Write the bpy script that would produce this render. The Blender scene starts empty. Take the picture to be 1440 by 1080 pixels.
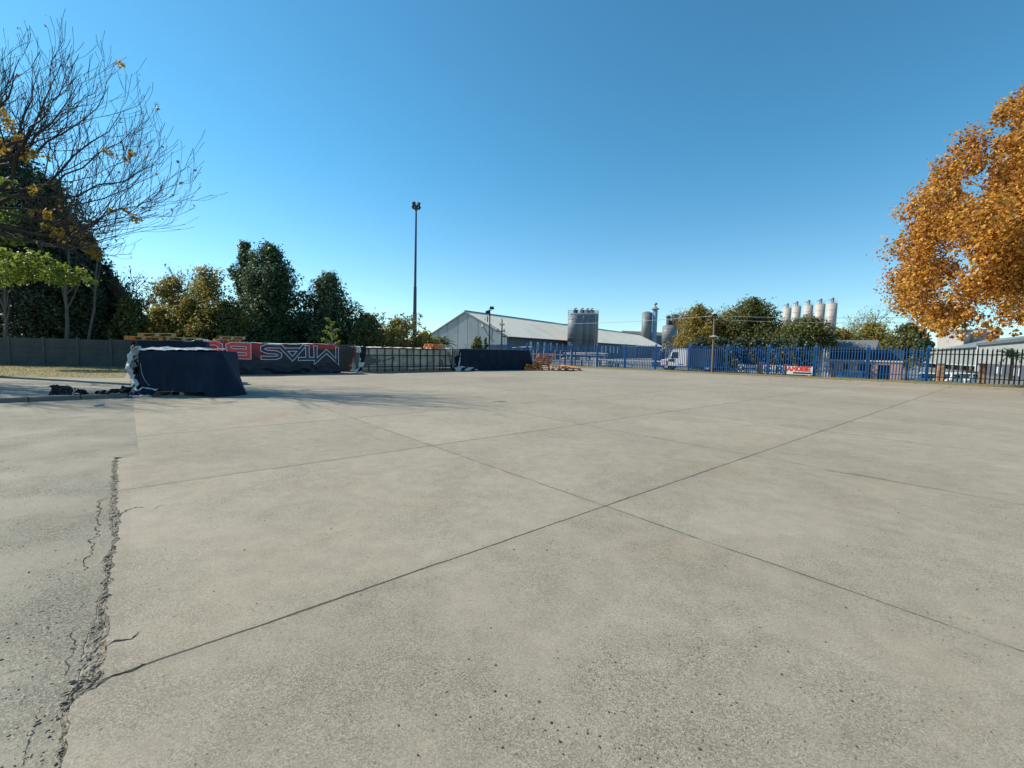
import bpy, math, random
import numpy as np
from mathutils import Vector, Matrix, noise as mnoise

R_ = random.Random(7)
sc = bpy.context.scene
col = sc.collection
rad = math.radians

# ------------------------------------------------------------------ camera
F_PX, EYE = 615.0, 1.6
PITCH, ROLL = math.atan(47 / 615), rad(1.12)
cam_d = bpy.data.cameras.new('camera')
cam = bpy.data.objects.new('camera', cam_d)
col.objects.link(cam)
cam_d.sensor_width = 36
cam_d.lens = 36 * F_PX / 1440
cam_d.clip_start, cam_d.clip_end = 0.05, 6000
RM = Matrix.Rotation(math.pi / 2 - PITCH, 4, 'X') @ Matrix.Rotation(ROLL, 4, 'Z')
cam.matrix_world = Matrix.Translation((0, 0, EYE)) @ RM
sc.camera = cam
R3 = RM.to_3x3()


def ray(px, py):
    return R3 @ Vector(((px - 720) / F_PX, -(py - 540) / F_PX, -1))


def G(px, py):
    """ground point measured in the photograph"""
    d = ray(px, py)
    t = -EYE / d.z
    return Vector((d.x * t, d.y * t, 0))


def at(px, py, Y):
    """point measured in the photograph at ground distance Y"""
    d = ray(px, py)
    t = Y / d.y
    return Vector((d.x * t, Y, EYE + d.z * t))


# ------------------------------------------------------------------ object helpers
def tag(o, label=None, cat=None, group=None, kind=None):
    if label: o['label'] = label
    if cat: o['category'] = cat
    if group: o['group'] = group
    if kind: o['kind'] = kind
    return o


def thing(name, label, cat, loc=(0, 0, 0), rz=0.0, group=None):
    o = bpy.data.objects.new(name, None)
    col.objects.link(o)
    o.location = loc
    o.rotation_euler = (0, 0, rz)
    o.empty_display_size = .3
    return tag(o, label, cat, group)


def copy_tree(o, parent=None):
    c = o.copy()
    col.objects.link(c)
    c.parent = parent
    for ch in list(o.children):
        copy_tree(ch, c)
    return c


class MB:
    def __init__(self):
        self.v, self.f, self.m = [], [], []
        self.M = None

    def add(self, verts, faces, mi=0):
        b = len(self.v)
        if self.M is not None:
            verts = [self.M @ Vector(p) for p in verts]
        self.v += [tuple(p) for p in verts]
        self.f += [tuple(b + i for i in f) for f in faces]
        self.m += [mi] * len(faces)
        return self

    def poly(self, pts, mi=0):
        return self.add(pts, [tuple(range(len(pts)))], mi)

    def box(self, c, s, mi=0, rz=0.0, rx=0.0, ry=0.0, ch=0.0, top=1.0):
        """box centred at c with size s; top shrinks the upper face; ch chamfers the vertical edges"""
        x, y, z = s[0] / 2, s[1] / 2, s[2] / 2
        if ch:
            ring = [(-x + ch, -y), (x - ch, -y), (x, -y + ch), (x, y - ch), (x - ch, y), (-x + ch, y), (-x, y - ch), (-x, -y + ch)]
        else:
            ring = [(-x, -y), (x, -y), (x, y), (-x, y)]
        n = len(ring)
        vs = [(a, b, -z) for a, b in ring] + [(a * top, b * top, z) for a, b in ring]
        mt = Matrix.Translation(c) @ Matrix.Rotation(rz, 4, 'Z') @ Matrix.Rotation(ry, 4, 'Y') @ Matrix.Rotation(rx, 4, 'X')
        vs = [mt @ Vector(p) for p in vs]
        fs = [tuple(range(n))[::-1], tuple(range(n, 2 * n))] + [(i, (i + 1) % n, n + (i + 1) % n, n + i) for i in range(n)]
        return self.add(vs, fs, mi)

    def tube(self, pts, rr, n=8, mi=0, cap=True):
        pts = [Vector(p) for p in pts]
        if not isinstance(rr, (list, tuple)): rr = [rr] * len(pts)
        vs, fs = [], []
        up = Vector((0, 0, 1))
        d0 = (pts[-1] - pts[0])
        if abs(d0.normalized().z) > .9: up = Vector((1, 0, 0))
        for i, p in enumerate(pts):
            d = (pts[min(i + 1, len(pts) - 1)] - pts[max(i - 1, 0)])
            d = d.normalized() if d.length > 1e-9 else Vector((0, 0, 1))
            a = d.cross(up)
            a = a.normalized() if a.length > 1e-6 else Vector((1, 0, 0))
            b = a.cross(d)
            for k in range(n):
                t = 2 * math.pi * k / n
                vs.append(p + (a * math.cos(t) + b * math.sin(t)) * rr[i])
        for i in range(len(pts) - 1):
            for k in range(n):
                k2 = (k + 1) % n
                fs.append((i * n + k, i * n + k2, (i + 1) * n + k2, (i + 1) * n + k))
        if cap:
            fs.append(tuple(range(n))[::-1])
            fs.append(tuple(range((len(pts) - 1) * n, len(pts) * n)))
        return self.add(vs, fs, mi)

    def lathe(self, prof, c=(0, 0, 0), n=24, mi=0):
        vs, fs = [], []
        for r, z in prof:
            for k in range(n):
                t = 2 * math.pi * k / n
                vs.append((c[0] + r * math.cos(t), c[1] + r * math.sin(t), c[2] + z))
        for i in range(len(prof) - 1):
            for k in range(n):
                k2 = (k + 1) % n
                fs.append((i * n + k, i * n + k2, (i + 1) * n + k2, (i + 1) * n + k))
        fs.append(tuple(range(n))[::-1])
        fs.append(tuple(range((len(prof) - 1) * n, len(prof) * n)))
        return self.add(vs, fs, mi)

    def grid(self, fn, nu, nv, mi=0):
        vs = [fn(i / nu, j / nv) for j in range(nv + 1) for i in range(nu + 1)]
        fs = [(j * (nu + 1) + i, j * (nu + 1) + i + 1, (j + 1) * (nu + 1) + i + 1, (j + 1) * (nu + 1) + i) for j in range(nv) for i in range(nu)]
        return self.add(vs, fs, mi)

    def prism(self, pts, d, mi=0):
        """polygon pts (3D) swept by vector d"""
        n = len(pts)
        d = Vector(d)
        vs = [Vector(p) for p in pts] + [Vector(p) + d for p in pts]
        fs = [tuple(range(n))[::-1], tuple(range(n, 2 * n))] + [(i, (i + 1) % n, n + (i + 1) % n, n + i) for i in range(n)]
        return self.add(vs, fs, mi)

    def build(self, name, mats, parent=None, smooth=False):
        me = bpy.data.meshes.new(name)
        me.from_pydata(self.v, [], self.f)
        if not isinstance(mats, (list, tuple)): mats = [mats]
        for m in mats: me.materials.append(m)
        if len(mats) > 1: me.polygons.foreach_set('material_index', self.m)
        if smooth: me.polygons.foreach_set('use_smooth', [True] * len(me.polygons))
        me.update()
        o = bpy.data.objects.new(name, me)
        col.objects.link(o)
        if parent is not None: o.parent = parent
        return o


def fix_normals(o):
    import bmesh
    bm = bmesh.new()
    bm.from_mesh(o.data)
    bmesh.ops.recalc_face_normals(bm, faces=bm.faces)
    bm.to_mesh(o.data)
    bm.free()
    return o


def fbm(x, y, z=0.0, o=4):
    return mnoise.fractal(Vector((x, y, z)), 1.0, 2.0, o)


# ------------------------------------------------------------------ node helpers
class NT:
    def __init__(self, name):
        self.mat = bpy.data.materials.new(name)
        self.mat.use_nodes = True
        self.t = self.mat.node_tree
        self.t.nodes.clear()
        self.out = self.t.nodes.new('ShaderNodeOutputMaterial')

    def n(self, typ, ins=None, **props):
        nd = self.t.nodes.new('ShaderNode' + typ)
        for k, v in props.items(): setattr(nd, k, v)
        for k, v in (ins or {}).items(): self.set(nd.inputs[k], v)
        return nd

    def set(self, sock, v):
        if isinstance(v, bpy.types.NodeSocket): self.t.links.new(v, sock)
        else:
            if sock.type == 'RGBA' and len(v) == 3: v = (*v, 1)
            sock.default_value = v

    def m(self, op, a, b=0.0, c=0.0, clamp=False):
        return self.n('Math', {0: a, 1: b, 2: c}, operation=op, use_clamp=clamp).outputs[0]

    def mix(self, f, a, b, mode='MIX'):
        nd = self.n('Mix', {0: f, 6: a, 7: b}, data_type='RGBA', blend_type=mode)
        return nd.outputs[2]

    def coord(self, which='Object'):
        return self.n('TexCoord').outputs[which]

    def mapping(self, v, scale=(1, 1, 1), rot=(0, 0, 0), loc=(0, 0, 0)):
        return self.n('Mapping', {'Vector': v, 'Scale': scale, 'Rotation': rot, 'Location': loc}).outputs[0]

    def noise(self, v, scale, detail=4, rough=.55, dist=0.0):
        return self.n('TexNoise', {'Vector': v, 'Scale': scale, 'Detail': detail, 'Roughness': rough, 'Distortion': dist}).outputs['Fac']

    def ramp(self, f, stops, interp='LINEAR'):
        nd = self.n('ValToRGB', {0: f})
        cr = nd.color_ramp
        cr.interpolation = interp
        while len(cr.elements) < len(stops): cr.elements.new(.5)
        for e, (p, c) in zip(cr.elements, stops):
            e.position = p
            e.color = (c, c, c, 1) if isinstance(c, (int, float)) else (*c, 1)
        return nd.outputs[0]

    def sstep(self, f, a, b, lo=0.0, hi=1.0):
        return self.n('MapRange', {'Value': f, 'From Min': a, 'From Max': b, 'To Min': lo, 'To Max': hi}, interpolation_type='SMOOTHSTEP').outputs[0]

    def bump(self, h, dist, strength=1.0, normal=None):
        ins = {'Height': h, 'Distance': dist, 'Strength': strength}
        if normal is not None: ins['Normal'] = normal
        return self.n('Bump', ins).outputs[0]

    def finish(self, color, rough=.8, metal=0.0, normal=None, spec=.5, extra=None):
        ins = {'Base Color': color, 'Roughness': rough, 'Metallic': metal, 'Specular IOR Level': spec}
        if normal is not None: ins['Normal'] = normal
        if extra: ins.update(extra)
        b = self.n('BsdfPrincipled', ins)
        self.t.links.new(b.outputs[0], self.out.inputs[0])
        return self.mat


def mat(name, c, rough=.8, var=.18, scale=2.0, bump=0.0, bscale=40, metal=0.0, c2=None, spec=.4, streak=False):
    """plain surface with blotchy wear"""
    t = NT(name)
    v = t.coord()
    vv = t.mapping(v, scale=(1, 1, .18)) if streak else v
    f = t.noise(vv, scale, 5, .6)
    f2 = t.noise(v, scale * 9, 3, .6)
    c = Vector(c)
    dark = c * (1 - var)
    light = Vector(c2) if c2 else c * (1 + var * .8)
    k = t.ramp(t.m('ADD', t.m('MULTIPLY', f, .7), t.m('MULTIPLY', f2, .3)), [(.32, tuple(dark)), (.68, tuple(light))])
    nrm = t.bump(t.noise(v, bscale, 4, .6), bump, .7) if bump else None
    return t.finish(k, rough, metal, nrm, spec)


def leafmat(name, stops, trans=.32, rough=.55):
    t = NT(name)
    r = t.n('NewGeometry').outputs['Random Per Island']
    c = t.ramp(r, stops)
    p = t.n('BsdfPrincipled', {'Base Color': c, 'Roughness': rough, 'Specular IOR Level': .3})
    tr = t.n('BsdfTranslucent', {'Color': c})
    mx = t.n('MixShader', {0: trans, 1: p.outputs[0], 2: tr.outputs[0]})
    t.t.links.new(mx.outputs[0], t.out.inputs[0])
    return t.mat


# ------------------------------------------------------------------ world and sun
SUN_EL, SUN_DIR = rad(38), Vector((-.955, .295, 0)).normalized()
SUN = Vector((SUN_DIR.x * math.cos(SUN_EL), SUN_DIR.y * math.cos(SUN_EL), math.sin(SUN_EL)))
w = bpy.data.worlds.new('World')
sc.world = w
w.use_nodes = True
wt = w.node_tree
sky = wt.nodes.new('ShaderNodeTexSky')
sky.sky_type = 'NISHITA'
sky.sun_disc = False
sky.sun_elevation = SUN_EL
sky.sun_rotation = math.atan2(SUN_DIR.x, SUN_DIR.y)
sky.altitude = 800
sky.air_density = 1.0
sky.dust_density = .3
sky.ozone_density = 1.0
bg = wt.nodes['Background']
bg.inputs[1].default_value = .115
# clear autumn air: cooler than the model's default, paler blue towards the skyline
tc = wt.nodes.new('ShaderNodeTexCoord')
sx = wt.nodes.new('ShaderNodeSeparateXYZ')
wt.links.new(tc.outputs['Generated'], sx.inputs[0])
mr = wt.nodes.new('ShaderNodeMapRange')
mr.interpolation_type = 'SMOOTHSTEP'
mr.inputs['From Min'].default_value = -.02
mr.inputs['From Max'].default_value = .42
wt.links.new(sx.outputs[2], mr.inputs[0])
tint = wt.nodes.new('ShaderNodeMix')
tint.data_type = 'RGBA'
tint.inputs[6].default_value = (.72, .95, 1.03, 1)
tint.inputs[7].default_value = (.42, .98, 1.08, 1)
wt.links.new(mr.outputs[0], tint.inputs[0])
mul = wt.nodes.new('ShaderNodeMix')
mul.data_type = 'RGBA'
mul.blend_type = 'MULTIPLY'
mul.inputs[0].default_value = 1.0
wt.links.new(sky.outputs[0], mul.inputs[6])
wt.links.new(tint.outputs[2], mul.inputs[7])
wt.links.new(mul.outputs[2], bg.inputs[0])
sd = bpy.data.lights.new('sun', 'SUN')
sd.energy = 4.6
sd.angle = rad(.53)
sd.color = (1, .93, .80)
so = bpy.data.objects.new('sun', sd)
col.objects.link(so)
so.rotation_euler = SUN.to_track_quat('Z', 'Y').to_euler()
so.location = SUN * 50
vs_ = sc.view_settings
vs_.view_transform = 'Standard'
vs_.look = 'None'
vs_.exposure = .5
vs_.gamma = 1.0

# grid of the concrete bays: s runs along the long joints, n across them
AX = Vector((.760, .650, 0)).normalized()
NX = Vector((-AX.y, AX.x, 0))


def SN(s, n, z=0.0):
    p = AX * s + NX * n
    return Vector((p.x, p.y, z))


ANG_A = math.atan2(AX.y, AX.x)
FD = Vector((.7601, -.6499, 0)).normalized()      # along the palisade, to the right
FN = Vector((-.6499, -.7601, 0)).normalized()     # towards the yard


def sstep_(x, a, b):
    t = min(1.0, max(0.0, (x - a) / (b - a)))
    return t * t * (3 - 2 * t)


def ground_drop(x, y):
    """the works yard falls away behind the right half of the palisade"""
    p = Vector((x - 20, y - 38.1, 0))
    return 1.15 * sstep_(-p.dot(FN), 1.2, 7) * sstep_(p.dot(FD) + .25 * max(0, -p.dot(FN)), 2, 9)


def FENCE(X):
    return Vector((X, 55.2 - .855 * X, 0))
# ------------------------------------------------------------------ ground
def concrete_mat():
    t = NT('yard_concrete')
    v = t.coord()
    sep = t.n('SeparateXYZ', {0: v}).outputs
    wob = t.m('MULTIPLY', t.m('SUBTRACT', t.noise(v, 1.1, 5, .65), .5), .05)
    wob2 = t.m('MULTIPLY', t.m('SUBTRACT', t.noise(v, 14, 3, .6), .5), .012)
    wob = t.m('ADD', wob, wob2)
    s = t.m('ADD', t.m('ADD', t.m('MULTIPLY', sep[0], AX.x), t.m('MULTIPLY', sep[1], AX.y)), wob)
    n = t.m('ADD', t.m('ADD', t.m('MULTIPLY', sep[0], NX.x), t.m('MULTIPLY', sep[1], NX.y)), wob)

    def joint(x, off, period, width):
        k = t.m('PINGPONG', t.m('SUBTRACT', x, off), period / 2)      # 0 on the joint
        return k, width
    ka, _ = joint(n, 2.74, 3.55, 0)
    kb, _ = joint(s, 3.66, 3.77, 0)
    wa = t.sstep(t.noise(v, .9, 3, .6), .3, .7, .006, .013)
    ja = t.m('SUBTRACT', 1.0, t.sstep(t.m('DIVIDE', ka, wa), .5, 1.2))
    breaks = t.sstep(t.noise(v, 2.3, 3, .6), .38, .52)
    kb = t.m('ADD', kb, t.m('MULTIPLY', t.m('LESS_THAN', s, 1.2), 9.0))
    jb = t.m('MULTIPLY', t.m('SUBTRACT', 1.0, t.sstep(t.m('DIVIDE', kb, wa), .45, 1.0)), t.m('ADD', t.m('MULTIPLY', breaks, .65), .3))
    jt = t.m('MAXIMUM', ja, jb)
    # dirty halo along the joints
    halo = t.m('SUBTRACT', 1.0, t.sstep(t.m('MINIMUM', ka, kb), .0, .11))
    halo = t.m('MULTIPLY', halo, t.sstep(t.noise(v, 3.1, 4, .6), .35, .75))
    # per-bay tone
    cell = t.n('CombineXYZ', {0: t.m('FLOOR', t.m('DIVIDE', t.m('SUBTRACT', n, 2.74), 3.55)), 1: t.m('FLOOR', t.m('DIVIDE', t.m('SUBTRACT', s, 3.66), 3.77)), 2: .37}).outputs[0]
    bay = t.n('TexWhiteNoise', {0: cell}, noise_dimensions='3D').outputs[0]
    # broad colour
    big = t.noise(v, .23, 5, .62, .3)
    mid = t.noise(v, 1.0, 6, .66, .4)
    sm = t.noise(v, 5.0, 5, .65)
    c = t.ramp(big, [(.3, (.297, .255, .193)), (.5, (.328, .284, .219)), (.7, (.360, .315, .247))])
    c = t.mix(t.sstep(mid, .4, .75, 0, .36), c, (.270, .234, .176))
    c = t.mix(t.sstep(t.noise(t.mapping(v, loc=(7, 3, 0)), .55, 7, .74, .5), .5, .76, 0, .38), c, (.398, .354, .276))
    c = t.mix(t.sstep(t.noise(t.mapping(v, loc=(-4, 9, 0)), .45, 5, .6), .5, .75, 0, .55), c, (.310, .246, .168))
    tone = t.m('ADD', .94, t.m('MULTIPLY', bay, .10))
    c = t.mix(1.0, c, t.n('CombineColor', {0: tone, 1: tone, 2: tone}).outputs[0], 'MULTIPLY')
    fine = t.sstep(sm, .3, .7, .92, 1.07)
    c = t.mix(1.0, c, t.n('CombineColor', {0: fine, 1: fine, 2: fine}).outputs[0], 'MULTIPLY')
    # exposed aggregate where the skin has worn
    worn = t.sstep(t.noise(t.mapping(v, loc=(3, -6, 0)), .62, 6, .68, .3), .36, .66)
    worn = t.m('ADD', t.m('MULTIPLY', worn, .7), .3)
    agg = t.n('TexVoronoi', {'Vector': v, 'Scale': 130, 'Randomness': 1}, feature='F1')
    agv = t.n('SeparateColor', {0: agg.outputs['Color']}).outputs[0]
    gr = t.noise(v, 260, 2, .6)
    gr2 = t.noise(v, 115, 4, .8)
    am = t.m('ADD', t.m('ADD', t.m('MULTIPLY', agv, .22), t.m('MULTIPLY', gr, .70)), t.m('MULTIPLY', gr2, .98))
    am = t.sstep(am, .62, 1.28, .34, 1.50)
    am = t.m('ADD', 1.0, t.m('MULTIPLY', t.m('SUBTRACT', am, 1.0), worn))
    c = t.mix(1.0, c, t.n('CombineColor', {0: am, 1: am, 2: am}).outputs[0], 'MULTIPLY')
    # pop-outs: dark pits in some cells
    def pits(scale, thr, size, loc):
        vo = t.n('TexVoronoi', {'Vector': t.mapping(v, loc=loc), 'Scale': scale, 'Randomness': 1}, feature='F1')
        r = t.n('SeparateColor', {0: vo.outputs['Color']}).outputs
        on = t.m('GREATER_THAN', r[0], thr)
        rr = t.m('MULTIPLY', r[1], size)
        return t.m('MULTIPLY', on, t.m('LESS_THAN', t.m('ADD', vo.outputs['Distance'], t.m('MULTIPLY', t.m('SUBTRACT', t.noise(v, 90, 2, .5), .5), .16)), rr))
    cl = t.sstep(t.noise(t.mapping(v, loc=(1, 8, 0)), .8, 4, .65), .42, .62)
    p1 = t.m('MULTIPLY', pits(15, .90, .085, (0, 0, 0)), cl)
    p2 = pits(26, .94, .17, (3, 1, 0))
    p3 = t.m('MULTIPLY', pits(40, .86, .30, (5, 2, 0)), worn)
    pt = t.m('MAXIMUM', t.m('MAXIMUM', p1, p2), p3)
    c = t.mix(t.m('MULTIPLY', pt, .72), c, (.075, .062, .048))
    # drying and tyre marks
    st = t.noise(t.mapping(v, scale=(.25, 3.2, 1), rot=(0, 0, -ANG_A)), .8, 4, .65)
    c = t.mix(t.sstep(st, .55, .8, 0, .11), c, (.235, .215, .175))
    # scattered dark oil spots
    oil = t.sstep(t.noise(t.mapping(v, loc=(12, 4, 0)), 1.7, 3, .5), .70, .80, 0, .45)
    c = t.mix(oil, c, (.17, .16, .145))
    c = t.mix(t.m('MULTIPLY', halo, .38), c, (.185, .165, .132))
    c = t.mix(t.m('MULTIPLY', jt, .88), c, (.062, .050, .038))
    h = t.m('SUBTRACT', t.m('ADD', t.m('MULTIPLY', am, .40), t.m('MULTIPLY', sm, .5)), t.m('ADD', t.m('MULTIPLY', pt, .8), t.m('MULTIPLY', jt, 1.6)))
    nm = t.bump(h, .0045, .8)
    return t.finish(c, .88, 0, nm, .25)


def asphalt_mat():
    t = NT('old_asphalt')
    v = t.coord()
    big = t.noise(v, .5, 5, .65, .4)
    c = t.ramp(big, [(.3, (.238, .213, .165)), (.52, (.288, .260, .204)), (.72, (.338, .308, .246))])
    st = t.noise(t.mapping(v, scale=(.35, 1.6, 1), rot=(0, 0, -.2)), .8, 4, .6)
    c = t.mix(t.sstep(st, .52, .8, 0, .5), c, (.39, .365, .305))
    vo = t.n('TexVoronoi', {'Vector': v, 'Scale': 110, 'Randomness': 1}, feature='F1')
    a = t.n('SeparateColor', {0: vo.outputs['Color']}).outputs[0]
    g = t.noise(v, 85, 4, .8)
    worn = t.sstep(t.noise(t.mapping(v, loc=(2, 5, 0)), .9, 5, .65), .38, .62, .3, 1.0)
    am = t.m('ADD', t.m('ADD', t.m('MULTIPLY', a, .25), t.m('MULTIPLY', t.noise(v, 220, 2, .6), .6)), t.m('MULTIPLY', g, .95))
    am = t.sstep(am, .58, 1.24, .38, 1.6)
    am = t.m('ADD', 1.0, t.m('MULTIPLY', t.m('SUBTRACT', am, 1.0), worn))
    c = t.mix(1.0, c, t.n('CombineColor', {0: am, 1: am, 2: am}).outputs[0], 'MULTIPLY')
    vo2 = t.n('TexVoronoi', {'Vector': v, 'Scale': 14, 'Randomness': 1}, feature='F1')
    r = t.n('SeparateColor', {0: vo2.outputs['Color']}).outputs
    spots = t.m('MULTIPLY', t.m('GREATER_THAN', r[0], .80), t.m('LESS_THAN', vo2.outputs['Distance'], t.m('MULTIPLY', r[1], .17)))
    spots = t.m('MULTIPLY', spots, t.sstep(t.noise(t.mapping(v, loc=(8, 8, 0)), .7, 3, .6), .45, .6))
    c = t.mix(t.m('MULTIPLY', spots, .8), c, (.06, .058, .05))
    h = t.m('SUBTRACT', t.m('ADD', am, t.m('MULTIPLY', t.noise(v, 6, 4, .6), .8)), spots)
    return t.finish(c, .85, 0, t.bump(h, .004, .9), .15)


M_conc, M_asph = concrete_mat(), asphalt_mat()
M_rub = mat('broken_ground', (.275, .235, .178), .95, .45, 9, .02, 60)
M_dirt = mat('dry_dirt', (.26, .235, .185), .95, .25, .6, .02, 12)
M_pave = mat('dusty_paving', (.25, .225, .175), .9, .3, .8, .006, 60)
M_grassbed = mat('dry_grass_soil', (.235, .195, .085), .95, .35, 1.8, .03, 25)
M_kerb = mat('kerb_concrete', (.17, .16, .14), .9, .2, 3, .004, 50)
M_crack = mat('crack_shadow', (.022, .018, .014), 1.0, .3, 20)


def jag(pts, step, amp, seed):
    out = []
    for i in range(len(pts) - 1):
        a, b = Vector(pts[i]), Vector(pts[i + 1])
        L = (b - a).length
        k = max(1, int(L / step))
        d = (b - a).normalized() if L else Vector((1, 0, 0))
        nn = Vector((-d.y, d.x, 0))
        for j in range(k):
            p = a.lerp(b, j / k)
            if i or j: p = p + nn * amp * (fbm(p.x * 14 + seed, p.y * 14, seed, 4))
            out.append(p)
    out.append(Vector(pts[-1]))
    return out


def resample(pts, n):
    L = [0]
    for a, b in zip(pts, pts[1:]): L.append(L[-1] + (b - a).length)
    out, k = [], 0
    for i in range(n + 1):
        d = L[-1] * i / n
        while k < len(L) - 2 and L[k + 1] < d: k += 1
        s = (d - L[k]) / max(L[k + 1] - L[k], 1e-9)
        out.append(pts[k].lerp(pts[k + 1], s))
    return out


RIGHT_PX = [(89.5, 1080), (94.7, 1049), (98.5, 1025), (103.7, 984), (122, 974), (141, 958), (145, 941), (149, 922), (150.5, 908), (151, 897), (152, 860), (153.5, 834), (158, 800), (161, 782), (163, 768), (165, 757), (165, 750), (169, 737), (169, 724), (165, 717), (164.5, 698), (167, 687), (165, 662), (165.5, 645)]
LEFT_PX = [(80, 1080), (80, 1040), (82, 1010), (83, 990), (85.5, 968), (91, 953), (98, 935), (102, 911), (107, 890), (121, 878), (129, 862), (129, 844), (142, 828), (141, 800), (135, 793), (143, 780), (155, 765), (157, 752), (149, 738), (148, 722), (151, 710), (151, 698), (154, 687), (150, 680), (153, 667), (155, 653), (158, 641)]
rp = [G(*p) for p in RIGHT_PX]
lp = [G(*p) for p in LEFT_PX]
near_r = Vector((-1.75, 1.1, 0))
near_l = Vector((-1.86, 1.1, 0))
rp = jag([near_r] + rp, .035, .028, 3)
lp = jag([near_l] + lp, .04, .03, 11)
ra0_, la0_ = resample(rp, 420), resample(lp, 420)
lp = [a.lerp(b, .30 + .12 * fbm(a.x * 5, a.y * 5, 3, 3)) for a, b in zip(la0_, ra0_)]
far_edge = jag([G(165.5, 645), G(195, 639.5), G(193, 620), SN(-.12, 13.4), SN(-.15, 17.2)], .08, .012, 5)
conc_edge = rp[:-1] + far_edge
vin = [FENCE(x) + FN * (3.3 + .25 * math.sin(x * 1.7)) for x in (6, 9, 13, 17, 21, 25, 29, 33, 40, 50, 62, 80)]
conc_poly = [Vector((-1.75, -16, 0))] + conc_edge + [SN(-.2, 26), SN(-.2, 33.6), Vector((-12, 31.2, 0)), Vector((-5, 40, 0)), Vector((-1, 49, 0)), Vector((2.5, 50.5, 0))] + vin + [Vector((86, -18, 0))]
mb = MB()
mb.poly(conc_poly)
k = len(conc_edge)
for i in range(k):
    a, b = conc_poly[i], conc_poly[i + 1]
    mb.add([a, b, b - Vector((0, 0, .07)), a - Vector((0, 0, .07))], [(0, 1, 2, 3)])
tag(mb.build('concrete_yard', M_conc), kind='structure')

ZA = -.012
asp_poly = [Vector((-1.86, -16, ZA))] + [p + Vector((0, 0, ZA)) for p in lp] + [p + AX * .06 + Vector((0, 0, ZA)) for p in far_edge[1:]] + [SN(-40, 17.2, ZA), SN(-60, -5, ZA), Vector((-40, -40, ZA))]
mb = MB()
mb.poly(asp_poly)
for i in range(len(lp)):
    a, b = asp_poly[i], asp_poly[i + 1]
    mb.add([a, b, b - Vector((0, 0, .05)), a - Vector((0, 0, .05))], [(0, 1, 2, 3)])
tag(mb.build('asphalt_road', M_asph), kind='structure')

# crumbled strip between the two
NL = 420
ra, la = resample(rp, NL), resample(lp, NL)


def rub(u, v):
    i = int(round(v * NL))
    p = la[i].lerp(ra[i], -.08 + u * 1.16)
    e = math.sin(math.pi * min(max(u, 0), 1))
    z = -.010 - .004 * e + .015 * fbm(p.x * 22, p.y * 22, 2, 4) * (.4 + .6 * e) + .009 * mnoise.noise(Vector((p.x * 70, p.y * 70, 1)))
    return (p.x, p.y, min(z, -.004 if .1 < u < .9 else -.016))


tag(MB().grid(rub, 12, NL).build('broken_edge_ground', M_rub), kind='structure')

# everything beyond: one sheet out to the horizon
gxs = [-3000, -600, -200, -80, -40, 0, 10] + [14 + 2 * i for i in range(34)] + [90, 110, 150, 240, 600, 3000]
gys = [-600, -150, -60, -20] + [-10 + 2 * i for i in range(40)] + [75, 90, 120, 180, 300, 800, 4000]


def ground_grid(xs, ys, dz):
    m = MB()
    nx = len(xs)
    m.add([(x, y, dz - ground_drop(x, y)) for y in ys for x in xs], [(j * nx + i, j * nx + i + 1, (j + 1) * nx + i + 1, (j + 1) * nx + i) for j in range(len(ys) - 1) for i in range(nx - 1)])
    return m


tag(ground_grid(gxs, gys, -.09).build('ground', M_dirt, smooth=True), kind='structure')

# raised paving behind the kerb, grass under the wall
isl = [SN(-.27, 17.32, .1), SN(-.27, 26, .1), SN(-.27, 34.5, .1), Vector((-60, 27, .1)), Vector((-70, 0, .1)), SN(-45, 17.32, .1)]
tag(MB().poly(isl).build('pavement', M_pave), kind='structure')
kb = MB()
for i in range(26):
    kb.box(SN(-.27 - 1.0 * i - .5, 17.25, .03), (.985, .13, .15), rz=ANG_A, ch=.015)
for i in range(16):
    kb.box(SN(-.2, 17.35 + i * 1.0 + .5, .025), (.985, .13, .15), rz=ANG_A + math.pi / 2, ch=.015)
tag(kb.build('kerb', M_kerb), kind='structure')


def wall_y(x): return 26.57 + .137 * (x + 31.17)


gr = [Vector((-60, 12.5, .108)), Vector((-21.5, 18.2, .108)), Vector((-19, 18.5, .108)), Vector((-16.9, 18.9, .108)), SN(-.5, 26, .108), SN(-.5, 33.0, .108), Vector((-19.9, wall_y(-19.9) - .05, .108)), Vector((-60, wall_y(-60) - .05, .108))]
gj = jag(gr[:4], .3, .5, 21) + gr[4:]
tag(MB().poly(gj).build('grass_ground', M_grassbed), kind='structure')
vout = [FENCE(x) - FN * .5 for x in (80, 62, 50, 40, 29, 20, 9, 4)]
vj = jag([p + Vector((0, 0, 0)) for p in vin], .4, .35, 31)
tag(MB().poly([Vector((p.x, p.y, .012)) for p in [q + FN * .25 for q in vj] + vout]).build('verge_ground', M_grassbed), kind='structure')
# tarred yard on the far side of the fence
M_yard = mat('far_yard_tar', (.17, .165, .15), .95, .25, .3)
m = MB()
ss_, ds_ = [-40 + 2.5 * i for i in range(52)] + [120, 200], [.35, 1, 2, 3, 4, 5, 6, 7, 8, 10, 14, 20, 30, 50, 90, 150]
pts_ = []
for d_ in ds_:
    for s_ in ss_:
        p = FENCE(20) + FD * s_ - FN * d_
        pts_.append((p.x, p.y, -.03 - ground_drop(p.x, p.y)))
m.add(pts_, [(j * len(ss_) + i, j * len(ss_) + i + 1, (j + 1) * len(ss_) + i + 1, (j + 1) * len(ss_) + i) for j in range(len(ds_) - 1) for i in range(len(ss_) - 1)])
tag(m.build('works_yard', M_yard, smooth=True), kind='structure')

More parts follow.
